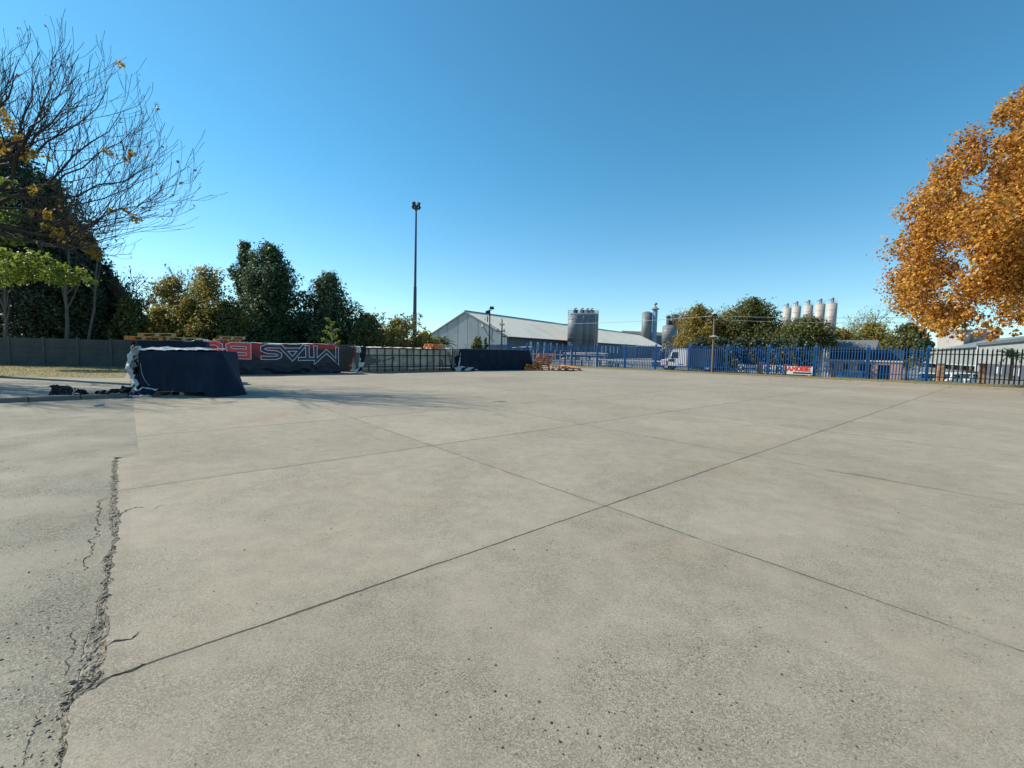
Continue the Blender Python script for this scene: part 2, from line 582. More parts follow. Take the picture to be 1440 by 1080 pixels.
# cracks: narrow dark gaps lying in the surface
def crack(pxs, w0, w1, seed, z=.003, amp=.03):
    pts = jag([G(*p) for p in pxs], .014, amp, seed)
    rgk = random.Random(seed)
    pts = [p + Vector((rgk.uniform(-1, 1), rgk.uniform(-1, 1), 0)) * .0055 for p in pts]
    mbk, n = MB(), len(pts)
    vs = []
    for i, p in enumerate(pts):
        d = (pts[min(i + 1, n - 1)] - pts[max(i - 1, 0)]).normalized()
        nn = Vector((-d.y, d.x, 0))
        wd = .7 * (w0 + (w1 - w0) * i / n) * (.3 + 1.7 * abs(fbm(p.x * 30, p.y * 30, seed, 3)) * rgk.uniform(.5, 1.4)) * (1 if 0 < i < n - 1 else .1)
        vs += [p + nn * wd + Vector((0, 0, z)), p - nn * wd + Vector((0, 0, z))]
    mbk.add(vs, [(2 * i, 2 * i + 1, 2 * i + 3, 2 * i + 2) for i in range(n - 1)])
    tag(mbk.build('ground_crack', M_crack), kind='structure')


za = ZA + .003
crack([(151, 699), (139, 703), (140, 714), (134, 727), (137, 735), (134, 743), (137, 751), (129, 758), (129, 770), (127, 778), (117, 787), (119, 800)], .007, .005, 41, za)
crack([(128, 843), (117, 846), (112, 855)], .004, .003, 42, za)
crack([(60, 990), (53, 1005), (48, 1028), (39, 1049), (27, 1076)], .003, .0025, 43, za, .015)
crack([(103, 885), (103, 905), (97, 933), (88, 950)], .004, .004, 44, za)
crack([(0, 948), (14, 941), (34, 939)], .004, .002, 45, za, .015)
crack([(150, 908), (162, 902), (182, 897), (199, 888)], .014, .004, 46)
crack([(168, 724), (178, 717), (190, 714), (203, 714)], .014, .006, 47)
crack([(213, 716), (222, 712), (231, 709)], .005, .003, 48)
crack([(122, 973), (150, 955), (180, 942), (205, 934)], .012, .005, 49)
crack([(96, 958), (120, 956), (145, 950)], .012, .006, 50, za + .004)
crack([(84, 977), (100, 972), (115, 966)], .008, .004, 51, za + .004)
crack([(1158, 661), (1250, 676), (1330, 690)], .012, .004, 52, .003, .015)
crack([(690, 582), (705, 584), (716, 588)], .012, .008, 53, .003, .02)


# loose grit, pebbles and bits of leaf
def scatter(name, mats, n, gen, smin, smax, flat, seed):
    rg = random.Random(seed)
    m = MB()
    ico = [(0, 0, 1), (.89, 0, .45), (.28, .85, .45), (-.72, .53, .45), (-.72, -.53, .45), (.28, -.85, .45), (.72, .53, -.45), (-.28, .85, -.45), (-.89, 0, -.45), (-.28, -.85, -.45), (.72, -.53, -.45), (0, 0, -1)]
    icf = [(0, 1, 2), (0, 2, 3), (0, 3, 4), (0, 4, 5), (0, 5, 1), (1, 6, 2), (2, 7, 3), (3, 8, 4), (4, 9, 5), (5, 10, 1), (6, 7, 2), (7, 8, 3), (8, 9, 4), (9, 10, 5), (10, 6, 1), (11, 7, 6), (11, 8, 7), (11, 9, 8), (11, 10, 9), (11, 6, 10)]
    for _ in range(n):
        p, z = gen(rg)
        s = smin * (smax / smin) ** (rg.random() ** 2.2)
        a = rg.random() * 6.28
        ca, sa = math.cos(a), math.sin(a)
        e = .55 + .45 * rg.random()
        vs = []
        for x, y, q in ico:
            j = .75 + .5 * rg.random()
            x2, y2 = x * s * j, y * s * e * j
            vs.append((p.x + x2 * ca - y2 * sa, p.y + x2 * sa + y2 * ca, z + (q * .8 + .5) * s * flat))
        m.add(vs, icf, rg.randrange(len(mats)))
    return tag(m.build(name, mats), kind='stuff')


M_st1 = mat('stone_grey', (.25, .215, .165), .9, .4, 8)
M_st2 = mat('stone_pale', (.29, .25, .195), .9, .3, 8)
M_st3 = mat('stone_dark', (.085, .07, .05), .9, .4, 8)
M_st4 = mat('leaf_bit', (.12, .075, .035), .9, .4, 8)


def g_strip(rg):
    i = rg.randrange(NL)
    u = rg.random()
    return la[i].lerp(ra[i], u * 1.3 - .15), -.014


tag(scatter('loose_gravel', [M_st1, M_st2, M_st1, M_st2], 1100, g_strip, .003, .010, .8, 5), 'loose grey gravel along the crumbled edge between asphalt and concrete', 'gravel')


def g_yard(rg):
    while True:
        px, py = rg.uniform(90, 1440), 560 + 520 * rg.random() ** .8
        p = G(px, py)
        if p.dot(AX) > .1 and fbm(p.x * .6, p.y * .6, 4, 3) + .5 * rg.random() > .12: return p, 0


tag(scatter('dark_grit', [M_st3, M_st4, M_st3, M_st1], 480, g_yard, .003, .008, .6, 6), 'scattered dark grit and leaf bits lying on the concrete yard', 'grit')


def g_road(rg):
    while True:
        p = G(rg.uniform(-20, 160), rg.uniform(640, 1080))
        if p.dot(AX) < -.35 or p.y < 1.9: return p, ZA


tag(scatter('dark_pebbles', [M_st3, M_st1, M_st2], 420, g_road, .003, .008, .6, 8), 'dark pebbles lying on the worn asphalt road', 'pebbles')


# grass blades
def blades(name, n, gen, h0, h1, m, label, cat, seed):
    rg = np.random.default_rng(seed)
    P = np.array([gen(rg) for _ in range(n)])
    a = rg.random(n) * 6.283
    h = h0 + (h1 - h0) * rg.random(n) ** 2
    wd = h * .09
    tx, ty = np.cos(a), np.sin(a)
    lean = (rg.random((n, 2)) - .5) * h[:, None] * 1.1
    V = np.zeros((n, 3, 3))
    V[:, 0] = P + np.stack([tx * wd, ty * wd, 0 * h], 1)
    V[:, 1] = P - np.stack([tx * wd, ty * wd, 0 * h], 1)
    V[:, 2] = P + np.stack([lean[:, 0], lean[:, 1], h], 1)
    return np_mesh(name, V.reshape(-1, 3), 3, m, label, cat)


def np_mesh(name, V, k, m, label=None, cat=None, parent=None, kind='stuff', group=None):
    me = bpy.data.meshes.new(name)
    n = len(V) // k
    me.vertices.add(len(V))
    me.vertices.foreach_set('co', V.astype(np.float32).ravel())
    me.loops.add(len(V))
    me.loops.foreach_set('vertex_index', np.arange(len(V), dtype=np.int32))
    me.polygons.add(n)
    me.polygons.foreach_set('loop_start', np.arange(0, len(V), k, dtype=np.int32))
    me.materials.append(m)
    me.update(calc_edges=True)
    me.validate()
    o = bpy.data.objects.new(name, me)
    col.objects.link(o)
    if parent is not None: o.parent = parent
    return tag(o, label, cat, group, kind)


M_blade = leafmat('dry_grass_blade', [(0, (.20, .16, .05)), (.4, (.27, .215, .075)), (.75, (.33, .265, .11)), (1, (.13, .15, .04))], .25)


def g_verge(rg):
    while True:
        x = rg.uniform(6, 46) if rg.random() < .85 else rg.uniform(20, 40)
        d = rg.uniform(-.5, 3.7)
        if d < 3.2 or rg.random() < .3:
            p = FENCE(x) + FN * d
            if fbm(p.x * .7, p.y * .7, 9, 3) > -.25 - .2 * rg.random(): return (p.x, p.y, .01)


blades('verge_grass', 26000, g_verge, .02, .10, M_blade, 'dry yellow grass on the verge along the palisade fence', 'grass', 3)


def g_wall(rg):
    while True:
        x = rg.uniform(-40, -16.5)
        y = rg.uniform(17, 27.4)
        lo = 18.6 + .09 * (x + 18) + .5 * fbm(x, y, 1, 2)
        if y > lo and y < wall_y(x) and (x * AX.x + y * AX.y) < -.5: return (x, y, .105)


blades('lawn_grass', 26000, g_wall, .02, .10, M_blade, 'patchy yellow-green grass below the concrete panel wall', 'grass', 4)


def g_fall(rg):
    x = rg.uniform(19, 40)
    return FENCE(x) + FN * rg.uniform(-.3, 9) ** 1.0, .012


M_fall = mat('fallen_leaf', (.42, .20, .04), .8, .5, 9)
tag(scatter('fallen_leaves', [M_fall, M_st4], 420, g_fall, .04, .09, .12, 19), 'fallen orange leaves on the verge and concrete below the orange tree', 'leaves')
# ------------------------------------------------------------------ trees
def leaf_verts(P, N, size, rng, outward=.5, droop=0.0, aspect=.62):
    n = len(P)
    rd = rng.normal(size=(n, 3))
    rd /= np.linalg.norm(rd, axis=1, keepdims=True)
    nr = N * outward + rd * (1 - outward) + np.array([0, 0, .25])
    nr /= np.linalg.norm(nr, axis=1, keepdims=True)
    t = np.cross(nr, rng.normal(size=(n, 3)))
    t[:, 2] -= droop
    t -= nr * np.sum(t * nr, 1, keepdims=True)
    t /= np.linalg.norm(t, axis=1, keepdims=True) + 1e-9
    b = np.cross(nr, t)
    s = size * (.4 + 1.0 * rng.random(n))[:, None]
    V = np.zeros((n, 4, 3))
    V[:, 0] = P - t * s * .5
    V[:, 1] = P + b * s * aspect * .5 + nr * s * .14
    V[:, 2] = P + t * s * .5
    V[:, 3] = P - b * s * aspect * .5 + nr * s * .14
    return V.reshape(-1, 3)


def clump_leaves(clumps, n, rng, core=.15, lump=.28, flat=1.0):
    """clumps: rows (x,y,z,r). leaves over lumpy shells"""
    C = np.array(clumps)
    wgt = C[:, 3] ** 2
    idx = rng.choice(len(C), n, p=wgt / wgt.sum())
    d = rng.normal(size=(n, 3))
    d /= np.linalg.norm(d, axis=1, keepdims=True)
    ph = C[idx, :3] * 1.7
    l = 1 + lump * (np.sin(d[:, 0] * 4.3 + ph[:, 0]) * np.sin(d[:, 1] * 5.1 + ph[:, 1]) + .7 * np.sin(d[:, 2] * 6.7 + ph[:, 2]) * np.sin(d[:, 0] * 7.9 + ph[:, 1]))
    u = rng.random(n)
    rr = np.where(rng.random(n) < core, u ** .6 * .8, .72 + .34 * u ** 1.3)
    P = C[idx, :3] + d * (C[idx, 3] * rr * l)[:, None] * np.array([1, 1, flat])
    return P, d


PROF = {
    'round': lambda t: max(0.0, 1 - (2 * t - 1) ** 2) ** .5,
    'dome': lambda t: max(0.0, 1 - t ** 2.2) ** .6 * (.75 + .25 * min(1, t * 4)),
    'egg': lambda t: (min(1, t / .28) ** .5) * max(0.0, 1 - max(0, (t - .28) / .72) ** 1.7) ** .8,
    'cone': lambda t: (min(1, t / .12) ** .5) * (1 - max(0, t - .12) / .88) ** .75,
    'column': lambda t: (min(1, t / .1) ** .5) * max(0.0, 1 - t ** 4) ** .6,
}


def crown_clumps(cx, cy, z0, z1, R, prof, n, rng, k=.30, depth=1.0, jitter=.34):
    out = []
    for i in range(n):
        t = min(.985, max(.02, ((i + .5) / n) ** .85 + rng.uniform(-.04, .04)))
        r = R * prof(t)
        a = i * 2.399963 + rng.uniform(-.5, .5)
        q = rng.uniform(.45, .92) if i % 4 else rng.uniform(0, .35)
        cr = (k * R * .55 + k * r * .8) * rng.uniform(.75, 1.2)
        rr = max(0, r - cr * .7) * (q + .12) * (1 + rng.uniform(-jitter, jitter))
        z = z0 + t * (z1 - z0)
        z = min(z, z1 - cr * .55)
        out.append((cx + rr * math.cos(a), cy + rr * math.sin(a) * depth, z, cr))
    return out


def limbs_mb(base, clumps, r0, rng, every=2, z_split=.35, lean=(0, 0), sides=6):
    m = MB()
    b = Vector(base)
    top = max(c[2] for c in clumps)
    cx = sum(c[0] for c in clumps) / len(clumps)
    cy = sum(c[1] for c in clumps) / len(clumps)
    h = top - b.z
    n = 7
    tp = []
    for i in range(n + 1):
        t = i / n
        tp.append(Vector((b.x + (cx - b.x) * t ** 1.5 + .05 * h * .12 * math.sin(t * 5 + b.x), b.y + (cy - b.y) * t ** 1.5 + .05 * h * .12 * math.cos(t * 4 + b.y), b.z + t * h * .86)))
    m.tube(tp, [r0 * (1.25 if i == 0 else 1) * (1 - .86 * (i / n)) for i in range(n + 1)], 9)
    for c in clumps[::every]:
        p = Vector(c[:3])
        t = min(.8, max(.12, (p.z - b.z) / h - .22))
        q = t * n
        i = min(int(q), n - 1)
        s = tp[i].lerp(tp[i + 1], q - i)
        mid = s.lerp(p, .5) + Vector((rng.uniform(-.1, .1), rng.uniform(-.1, .1), -.06)) * (p - s).length
        rr = r0 * (1 - .8 * t) * .45
        m.tube([s, mid, p], [rr, rr * .6, rr * .2], sides, cap=False)
    return m


M_bark = mat('bark_brown', (.115, .092, .07), .95, .35, 5, .03, 25)
M_bark_pale = mat('bark_pale', (.30, .275, .24), .9, .3, 4, .02, 25)
M_bark_dark = mat('bark_dark', (.045, .035, .03), .95, .3, 5, .02, 25)


def tree(label, name, cat, base, clumps, n, size, leaf, bark, r0, seed, group=None, trunk=True, **kw):
    rng = np.random.default_rng(seed)
    pr = random.Random(seed)
    base = (base[0], base[1], base[2] - ground_drop(base[0], base[1]))
    t = thing(name, label, cat, base, 0, group)
    n, size = (n, size) if size < .2 else (int(n * 1.45), size * .82)
    bx, by, bz = base
    loc = [(c[0] - bx, c[1] - by, c[2] - bz, c[3]) for c in clumps]
    P, d = clump_leaves(loc, n, rng, kw.get('core', .15), kw.get('lump', .42), kw.get('flat', 1.0))
    np_mesh('crown', leaf_verts(P, d, size, rng, kw.get('outward', .45), kw.get('droop', 0.0), kw.get('aspect', .62)), 4, leaf, parent=t, kind=None)
    if trunk:
        limbs_mb((0, 0, -.1), [c for c in loc if c[2] > kw.get('limb_above', -9)], r0, pr, kw.get('every', 2)).build('trunk', bark, t, smooth=True)
    return t


def auto(px, pytop, hw, D, zb, prof, n, seed, **kw):
    """clumps for a crown whose top and half-width were measured in the photograph"""
    p = at(px, pytop, D)
    R = hw / F_PX * D
    pr = random.Random(seed)
    cl = crown_clumps(p.x, D, zb, p.z, R, PROF[prof], n, pr, **kw)
    return (p.x, D, 0), cl


L_dark = leafmat('evergreen_leaf', [(0, (.045, .08, .044)), (.5, (.08, .13, .062)), (.85, (.13, .18, .08)), (1, (.20, .22, .11))], .35, .5)
L_mid = leafmat('green_leaf', [(0, (.07, .085, .026)), (.5, (.125, .14, .04)), (.9, (.20, .195, .06)), (1, (.28, .225, .065))], .3)
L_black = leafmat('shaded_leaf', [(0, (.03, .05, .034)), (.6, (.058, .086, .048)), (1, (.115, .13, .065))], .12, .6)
L_olive = leafmat('olive_autumn_leaf', [(0, (.14, .17, .042)), (.4, (.27, .26, .065)), (.75, (.37, .29, .075)), (1, (.50, .27, .06))], .45)
L_ochre = leafmat('ochre_leaf', [(0, (.15, .15, .04)), (.45, (.30, .235, .055)), (.8, (.40, .26, .055)), (1, (.30, .17, .045))], .4)
L_orange = leafmat('orange_leaf', [(0, (.20, .10, .03)), (.12, (.32, .115, .032)), (.4, (.50, .215, .032)), (.7, (.68, .325, .045)), (.9, (.78, .48, .085)), (.97, (.40, .34, .07)), (1, (.32, .14, .055))], .38, .5)
L_lime = leafmat('lime_leaf', [(0, (.13, .19, .03)), (.5, (.22, .29, .045)), (1, (.32, .34, .06))], .45)
L_yellow = leafmat('yellow_leaf', [(0, (.42, .27, .035)), (.5, (.55, .38, .05)), (1, (.40, .19, .035))], .4)

# --- the dark belt on the left, beyond the wall
G_belt = 'dark trees beyond the concrete panel wall on the left'
belt = [
    (-95, 190, 70, 38, 3.0, 'egg', 'tallest dark evergreen at the left edge behind the panel wall, cut by the frame'),
    (12, 190, 78, 31, 2.6, 'dome', 'tall dark evergreen above the left end of the panel wall, behind the bare branches'),
    (66, 250, 60, 32, 2.4, 'dome', 'middle dark evergreen of the belt, stepping down above the panel wall'),
    (110, 322, 46, 31, 2.2, 'dome', 'dark evergreen with a yellow-leaved neighbour on its right, behind the panel wall'),
    (146, 375, 38, 32.5, 1.6, 'egg', 'low dark evergreen near the right end of the dark belt'),
]
for i, (px, py, hw, D, zb, pf, lab) in enumerate(belt):
    b, cl = auto(px, py, hw, D, zb, pf, 30, 100 + i, k=.34)
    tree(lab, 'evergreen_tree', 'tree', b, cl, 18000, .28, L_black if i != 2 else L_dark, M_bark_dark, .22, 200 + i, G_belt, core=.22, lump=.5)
b, cl = auto(178, 418, 26, 31, .6, 'round', 22, 120, k=.26)
tree('thin-leaved dark shrub with twigs against the sky at the right end of the belt', 'shrub', 'shrub', b, cl, 4200, .24, L_mid, M_bark, .06, 121, core=.1)
# low dark undergrowth behind the wall
for i, (px, hw, lab) in enumerate([(-10, 60, 'dark undergrowth bush behind the left end of the panel wall'), (70, 55, 'dark undergrowth bush behind the middle of the panel wall'), (140, 50, 'dark undergrowth bush behind the panel wall beside the tarped stacks')]):
    b, cl = auto(px, 405, hw, 33.5, .2, 'dome', 22, 130 + i, k=.36)
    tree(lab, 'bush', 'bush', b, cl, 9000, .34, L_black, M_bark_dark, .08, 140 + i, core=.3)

# slim pale-stemmed trees in front of the dark belt
M_bark_slim = mat('bark_grey', (.135, .12, .105), .9, .3, 4, .02, 25)


def slim(px_b, px_t, pytop, D, r, label, seed, forks=2):
    rg = random.Random(seed)
    a, b = at(px_b, 478, D), at(px_t, pytop, D)
    t = thing('slim_tree', label, 'tree', (a.x, D, 0))
    h = b.z
    m = MB()
    dx = b.x - a.x
    pts = [Vector((dx * (i / 8) ** 1.2 + .07 * math.sin(i * 1.3 + seed), .06 * math.cos(i * 1.7), -.1 + h * i / 8)) for i in range(9)]
    m.tube(pts, [r * (1 - .07 * i) for i in range(9)], 8)
    for f in range(forks):
        s = pts[4 + f]
        for sg in (-1, 1):
            e = s + Vector((sg * rg.uniform(.15, .9), rg.uniform(-.6, .6), rg.uniform(1.2, 2.4)))
            m.tube([s, s.lerp(e, .5) + Vector((0, 0, -.12)), e], [r * .5, r * .35, r * .12], 6, cap=False)
    m.build('trunk', M_bark_slim, t, smooth=True)
    return t, h, dx


s1, h1, d1 = slim(92, 95, 350, 28.6, .12, 'pale-stemmed young tree holding up a low spray of green leaves behind the panel wall', 5)
s2, h2, d2 = slim(123, 140, 345, 29.4, .09, 'thin pale leaning stem to the right of the green-leaved young tree', 8)
s3, h3, d3 = slim(9, 6, 390, 28.4, .13, 'pale straight trunk nearest the left edge, behind the panel wall', 13)
rng = np.random.default_rng(55)


def spray(cls_px, D, base, n, size, leaf, parent, seed, name='foliage', jit=.35):
    rg = np.random.default_rng(seed)
    c = []
    for px, py, r in cls_px:
        p = at(px, py, D + rg.uniform(-.8, .8))
        c.append((p.x - base[0], p.y - base[1], p.z - base[2], r / F_PX * D))
    P, d = clump_leaves(c, n, rg, .3, .3, .75)
    np_mesh(name, leaf_verts(P, d, size, rg, .35, .5), 4, leaf, parent=parent, kind=None)
    return c


# the low green spray runs left from the young tree
c = spray([(128, 397, 8), (112, 385, 12), (98, 392, 13), (84, 378, 13), (70, 388, 14), (55, 382, 16), (40, 372, 15), (28, 388, 16), (12, 380, 18), (-5, 392, 18), (45, 360, 11), (66, 364, 9), (20, 364, 12), (2, 358, 13), (80, 398, 9), (-20, 375, 18)], 24.5, s1.location, 2300, .21, L_lime, s1, 61)
m = MB()
for q in c[::2]:
    m.tube([(d1 * .8, 0, h1 * .80), ((q[0] + d1) * .5, q[1] * .5, (h1 * .8 + q[2]) * .5 + .1), q[:3]], [.05, .03, .01], 5, cap=False)
m.build('branch', M_bark_slim, s1)
c = spray([(6, 312, 14), (20, 302, 12), (-4, 330, 14), (24, 338, 11), (8, 280, 10), (-2, 262, 12), (12, 255, 9)], 28, s3.location, 750, .24, L_lime, s3, 62)
c = spray([(130, 350, 9), (134, 355, 8), (124, 347, 8), (138, 362, 6)], 29, s2.location, 620, .2, L_yellow, s2, 63)
for q in c: MB().tube([(d2, 0, h2 * .93), q[:3]], [.03, .01], 5, cap=False).build('branch', M_bark_slim, s2)

# --- the big bare tree at the left, in front of the wall (trunk just outside the picture)
bt = thing('bare_tree', 'large nearly leafless tree spreading dark branches over the left side, a few yellow leaves left', 'tree', (-22.6, 18.4, .1))
B0 = Vector(bt.location)
m = MB()
fork = Vector((.75, -.1, 7.4))
m.tube([(0, 0, -.2), (.05, 0, 1.5), (.25, .05, 4.0), fork], [.42, .34, .29, .26], 10)
rb = random.Random(17)
tips = []


def curve(p0, p1, sag, n):
    L = (p1 - p0).length
    out = []
    for i in range(n + 1):
        t = i / n
        p = p0.lerp(p1, t)
        p.z -= sag * L * math.sin(math.pi * t)
        p += Vector((fbm(p.x * .9, p.y, p.z * .9, 2), fbm(p.y + 5, p.z * .9, p.x * .9, 2), fbm(p.z + 9, p.x * .9, p.y, 2))) * (.045 if n > 5 else .10) * L * math.sin(math.pi * min(1, t * 1.02) * .8)
        out.append(p)
    return out


def grow(pts, r0, r1, lvl, n_side):
    n = len(pts) - 1
    m.tube(pts, [r0 + (r1 - r0) * (i / n) for i in range(n + 1)], 7 if lvl == 0 else (5 if lvl == 1 else 3), cap=False)
    L = (pts[-1] - pts[0]).length
    if lvl >= 2 and r0 < .012 or lvl >= 3:
        tips.append(pts[-1])
        return
    kids = n_side
    for j in range(kids):
        t = (.34 if lvl == 0 else .22) + (.64 if lvl == 0 else .76) * (j + rb.uniform(.1, .9)) / kids
        q = t * n
        i = min(int(q), n - 1)
        s = pts[i].lerp(pts[i + 1], q - i)
        d = (pts[min(i + 1, n)] - pts[i]).normalized()
        side = d.cross(Vector((rb.uniform(-1, 1), rb.uniform(-1, 1), rb.uniform(-1, 1)))).normalized()
        up = Vector((0, 0, .35))
        nd = (d * .78 + side * .62 + up).normalized()
        ll = L * (.42 if lvl == 0 else .48) * (1.15 - .55 * t) * rb.uniform(.7, 1.25)
        if lvl == 2: ll = max(.4, ll)
        e = s + nd * ll
        e.z += (.12 + .1 * lvl) * ll
        rs = (r0 + (r1 - r0) * t) * .55
        grow(curve(s, e, .07, 5 if lvl < 1 else 4), rs, max(.0075, rs * .28), lvl + 1, {0: 7, 1: 4, 2: 2}[lvl])


ends = [(28, 42, 17.4), (-14, 40, 19.5), (62, 62, 20.0), (100, 52, 17.2), (84, 100, 15.5), (130, 84, 18.6), (172, 96, 17.0), (192, 132, 19.8), (215, 158, 17.6), (243, 212, 17.4), (262, 250, 18.6), (205, 262, 15.8), (232, 286, 19.4), (150, 318, 17), (180, 330, 18.4), (212, 312, 17.2), (248, 262, 16.4), (120, 300, 17.8), (236, 232, 20), (165, 300, 20.5), (-40, 110, 17), (-70, 60, 19), (-110, 150, 17), (-150, 110, 20), (-120, 250, 19)]
for px, py, Y in ends:
    e = (at(20 + (px - 20) * .86, 275 + (py - 275) * .84, Y) if py < 200 else at(px * .95, py + 12, Y)) - B0
    f0 = fork + Vector((rb.uniform(-.1, .5), rb.uniform(-.3, .3), rb.uniform(-1.2, 2.2)))
    if py > 230: f0 = Vector((.6, 0, rb.uniform(6.2, 7.2)))
    grow(curve(f0, e, .10, 9), rb.uniform(.062, .092) if py < 230 else rb.uniform(.04, .055), .008, 0, 8)
m.build('trunk', M_bark_dark, bt, smooth=True)
rgl = np.random.default_rng(71)
yl = []
for px, py, r in [(25, 195, 8), (10, 168, 10), (15, 180, 8), (48, 215, 8), (35, 222, 7), (68, 222, 5), (48, 268, 8), (66, 302, 9), (65, 318, 5), (44, 298, 4), (158, 217, 7), (175, 224, 6), (185, 217, 5), (178, 298, 5), (190, 308, 7), (158, 298, 6), (170, 90, 5), (222, 152, 3), (112, 326, 9), (84, 330, 9), (118, 168, 3), (-6, 205, 12), (3, 158, 8), (88, 192, 4), (80, 328, 8)]:
    p = at(px, py, 18.2 + R_.uniform(-1, 1)) - B0
    yl.append((p.x, p.y, p.z, r / F_PX * 18))
P, d = clump_leaves(yl, 900, rgl, .5, .3)
np_mesh('leaves', leaf_verts(P, d, .15, rgl, .3, .8), 4, L_yellow, parent=bt, kind=None)
# stray leaves still hanging at twig ends
ti = [tips[i] for i in rgl.choice(len(tips), 260, replace=False)]
P = np.array([tuple(p) for p in ti]) + rgl.normal(size=(260, 3)) * .06
np_mesh('twig_leaves', leaf_verts(P, rgl.normal(size=(260, 3)), .13, rgl, .2, 1.0), 4, leafmat('dead_leaf', [(0, (.10, .06, .04)), (.6, (.22, .13, .06)), (1, (.35, .22, .06))], .3), parent=bt, kind=None)

b2 = copy_tree(bt)
b2.location = (-30.2, 17.0, .1)
b2['label'] = 'second bare tree farther left, its branch shadows streaking the paving behind the kerb'

# --- the group behind the stacks
def mtree(px, py, hw, D, zb, pf, nc, nl, size, leaf, bark, seed, label, name='broadleaf_tree', cat='tree', k=.30, core=.15, r0=.18, **kw):
    b, cl = auto(px, py, hw, D, zb, pf, nc, seed, k=k)
    return tree(label, name, cat, b, cl, nl, size, leaf, bark, r0, seed + 1, core=core, **kw)


mtree(292, 377, 52, 37, .4, 'dome', 34, 9500, .22, L_olive, M_bark, 301, 'olive and rust autumn tree behind the navy tarped stack', k=.24, core=.1, lump=.4)
mtree(242, 390, 54, 38, .3, 'dome', 30, 9000, .22, L_olive, M_bark, 397, 'rounded olive bush left of the rusty autumn tree', 'bush', 'bush', k=.24, core=.1, r0=.09, lump=.4)
mtree(226, 434, 34, 35, .3, 'dome', 24, 6000, .22, L_olive, M_bark, 399, 'low yellow-green bush at the left foot of the rusty autumn tree', 'bush', 'bush', k=.26, core=.1, r0=.06, lump=.4)
mtree(268, 420, 50, 36, .3, 'dome', 26, 8000, .22, L_olive, M_bark, 401, 'low yellow-green bush in front of the rusty autumn tree', 'bush', 'bush', k=.26, core=.1, r0=.06, lump=.4)
mtree(206, 446, 26, 36, .4, 'dome', 22, 4200, .24, L_mid, M_bark, 303, 'thin green bush to the left of the rusty autumn tree', 'bush', 'bush', k=.24, core=.1, r0=.07)
mtree(318, 425, 42, 36, .4, 'dome', 22, 5200, .26, L_mid, M_bark, 305, 'green bush between the rusty autumn tree and the dark twin-topped tree', 'bush', 'bush', r0=.07)
mtree(345, 342, 30, 43, 1, 'dome', 26, 9000, .30, L_dark, M_bark_dark, 307, 'narrow rear peak of the dark twin-topped evergreen pair', 'evergreen_tree', k=.32, core=.25)
mtree(379, 346, 50, 39, .2, 'dome', 46, 24000, .28, L_dark, M_bark_dark, 309, 'broad dark evergreen rising above the black banner stack', 'evergreen_tree', k=.30, core=.25, r0=.3)
mtree(461, 386, 44, 40, .2, 'dome', 38, 17000, .28, L_dark, M_bark_dark, 311, 'rounded dark evergreen standing right of the tallest one', 'evergreen_tree', k=.30, core=.25)
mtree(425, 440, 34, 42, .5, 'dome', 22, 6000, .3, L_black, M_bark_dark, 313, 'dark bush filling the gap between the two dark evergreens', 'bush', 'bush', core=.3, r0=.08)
mtree(515, 444, 44, 41, .4, 'dome', 26, 8500, .26, L_mid, M_bark, 315, 'dark green bush above the left end of the caged stack', 'bush', 'bush', r0=.08, k=.27)
mtree(560, 450, 44, 43, .4, 'dome', 26, 7000, .24, L_olive, M_bark, 317, 'green bush with upright shoots above the caged stack', 'bush', 'bush', r0=.08, k=.22, core=.08, lump=.45)
mtree(598, 468, 30, 44, .3, 'dome', 20, 4200, .25, L_olive, M_bark, 319, 'yellowing bush at the foot of the tall floodlight mast', 'bush', 'bush', r0=.06, k=.24)
mtree(490, 465, 36, 44, .3, 'dome', 20, 6000, .3, L_black, M_bark_dark, 321, 'low dark bush behind the gap between banner stack and caged stack', 'bush', 'bush', r0=.06, core=.3)
mtree(672, 474, 13, 52, .3, 'dome', 14, 1600, .26, L_mid, M_bark, 323, 'small bush with pale leaves in front of the grey gable', 'bush', 'bush', r0=.05)
mtree(683, 475, 6, 53, .3, 'dome', 9, 700, .26, L_dark, M_bark, 325, 'small dark bush beside the double floodlight pole', 'bush', 'bush', r0=.05)
# upright shoots on the far bush
sh = thing('leafy_shoots', 'loose upright leafy shoots standing above the bush left of the mast', 'bush', (at(565, 470, 42).x, 42, 0))
m, cl = MB(), []
rg = random.Random(4)
for i in range(15):
    p = at(520 + i * 5.6 + rg.uniform(-3, 3), rg.uniform(440, 462), 42 + rg.uniform(-1, 1)) - sh.location
    m.tube([(p.x * .7, p.y * .6, .1), (p.x * .9, p.y, p.z * .6), p], [.035, .025, .008], 4, cap=False)
    for j in range(5): cl.append((p.x + rg.uniform(-.12, .12), p.y, p.z - j * .28, .22))
m.build('stem', M_bark, sh)
rgn = np.random.default_rng(12)
P, d = clump_leaves(cl, 800, rgn, .6)
np_mesh('foliage', leaf_verts(P, d, .2, rgn, .2), 4, L_mid, parent=sh, kind=None)

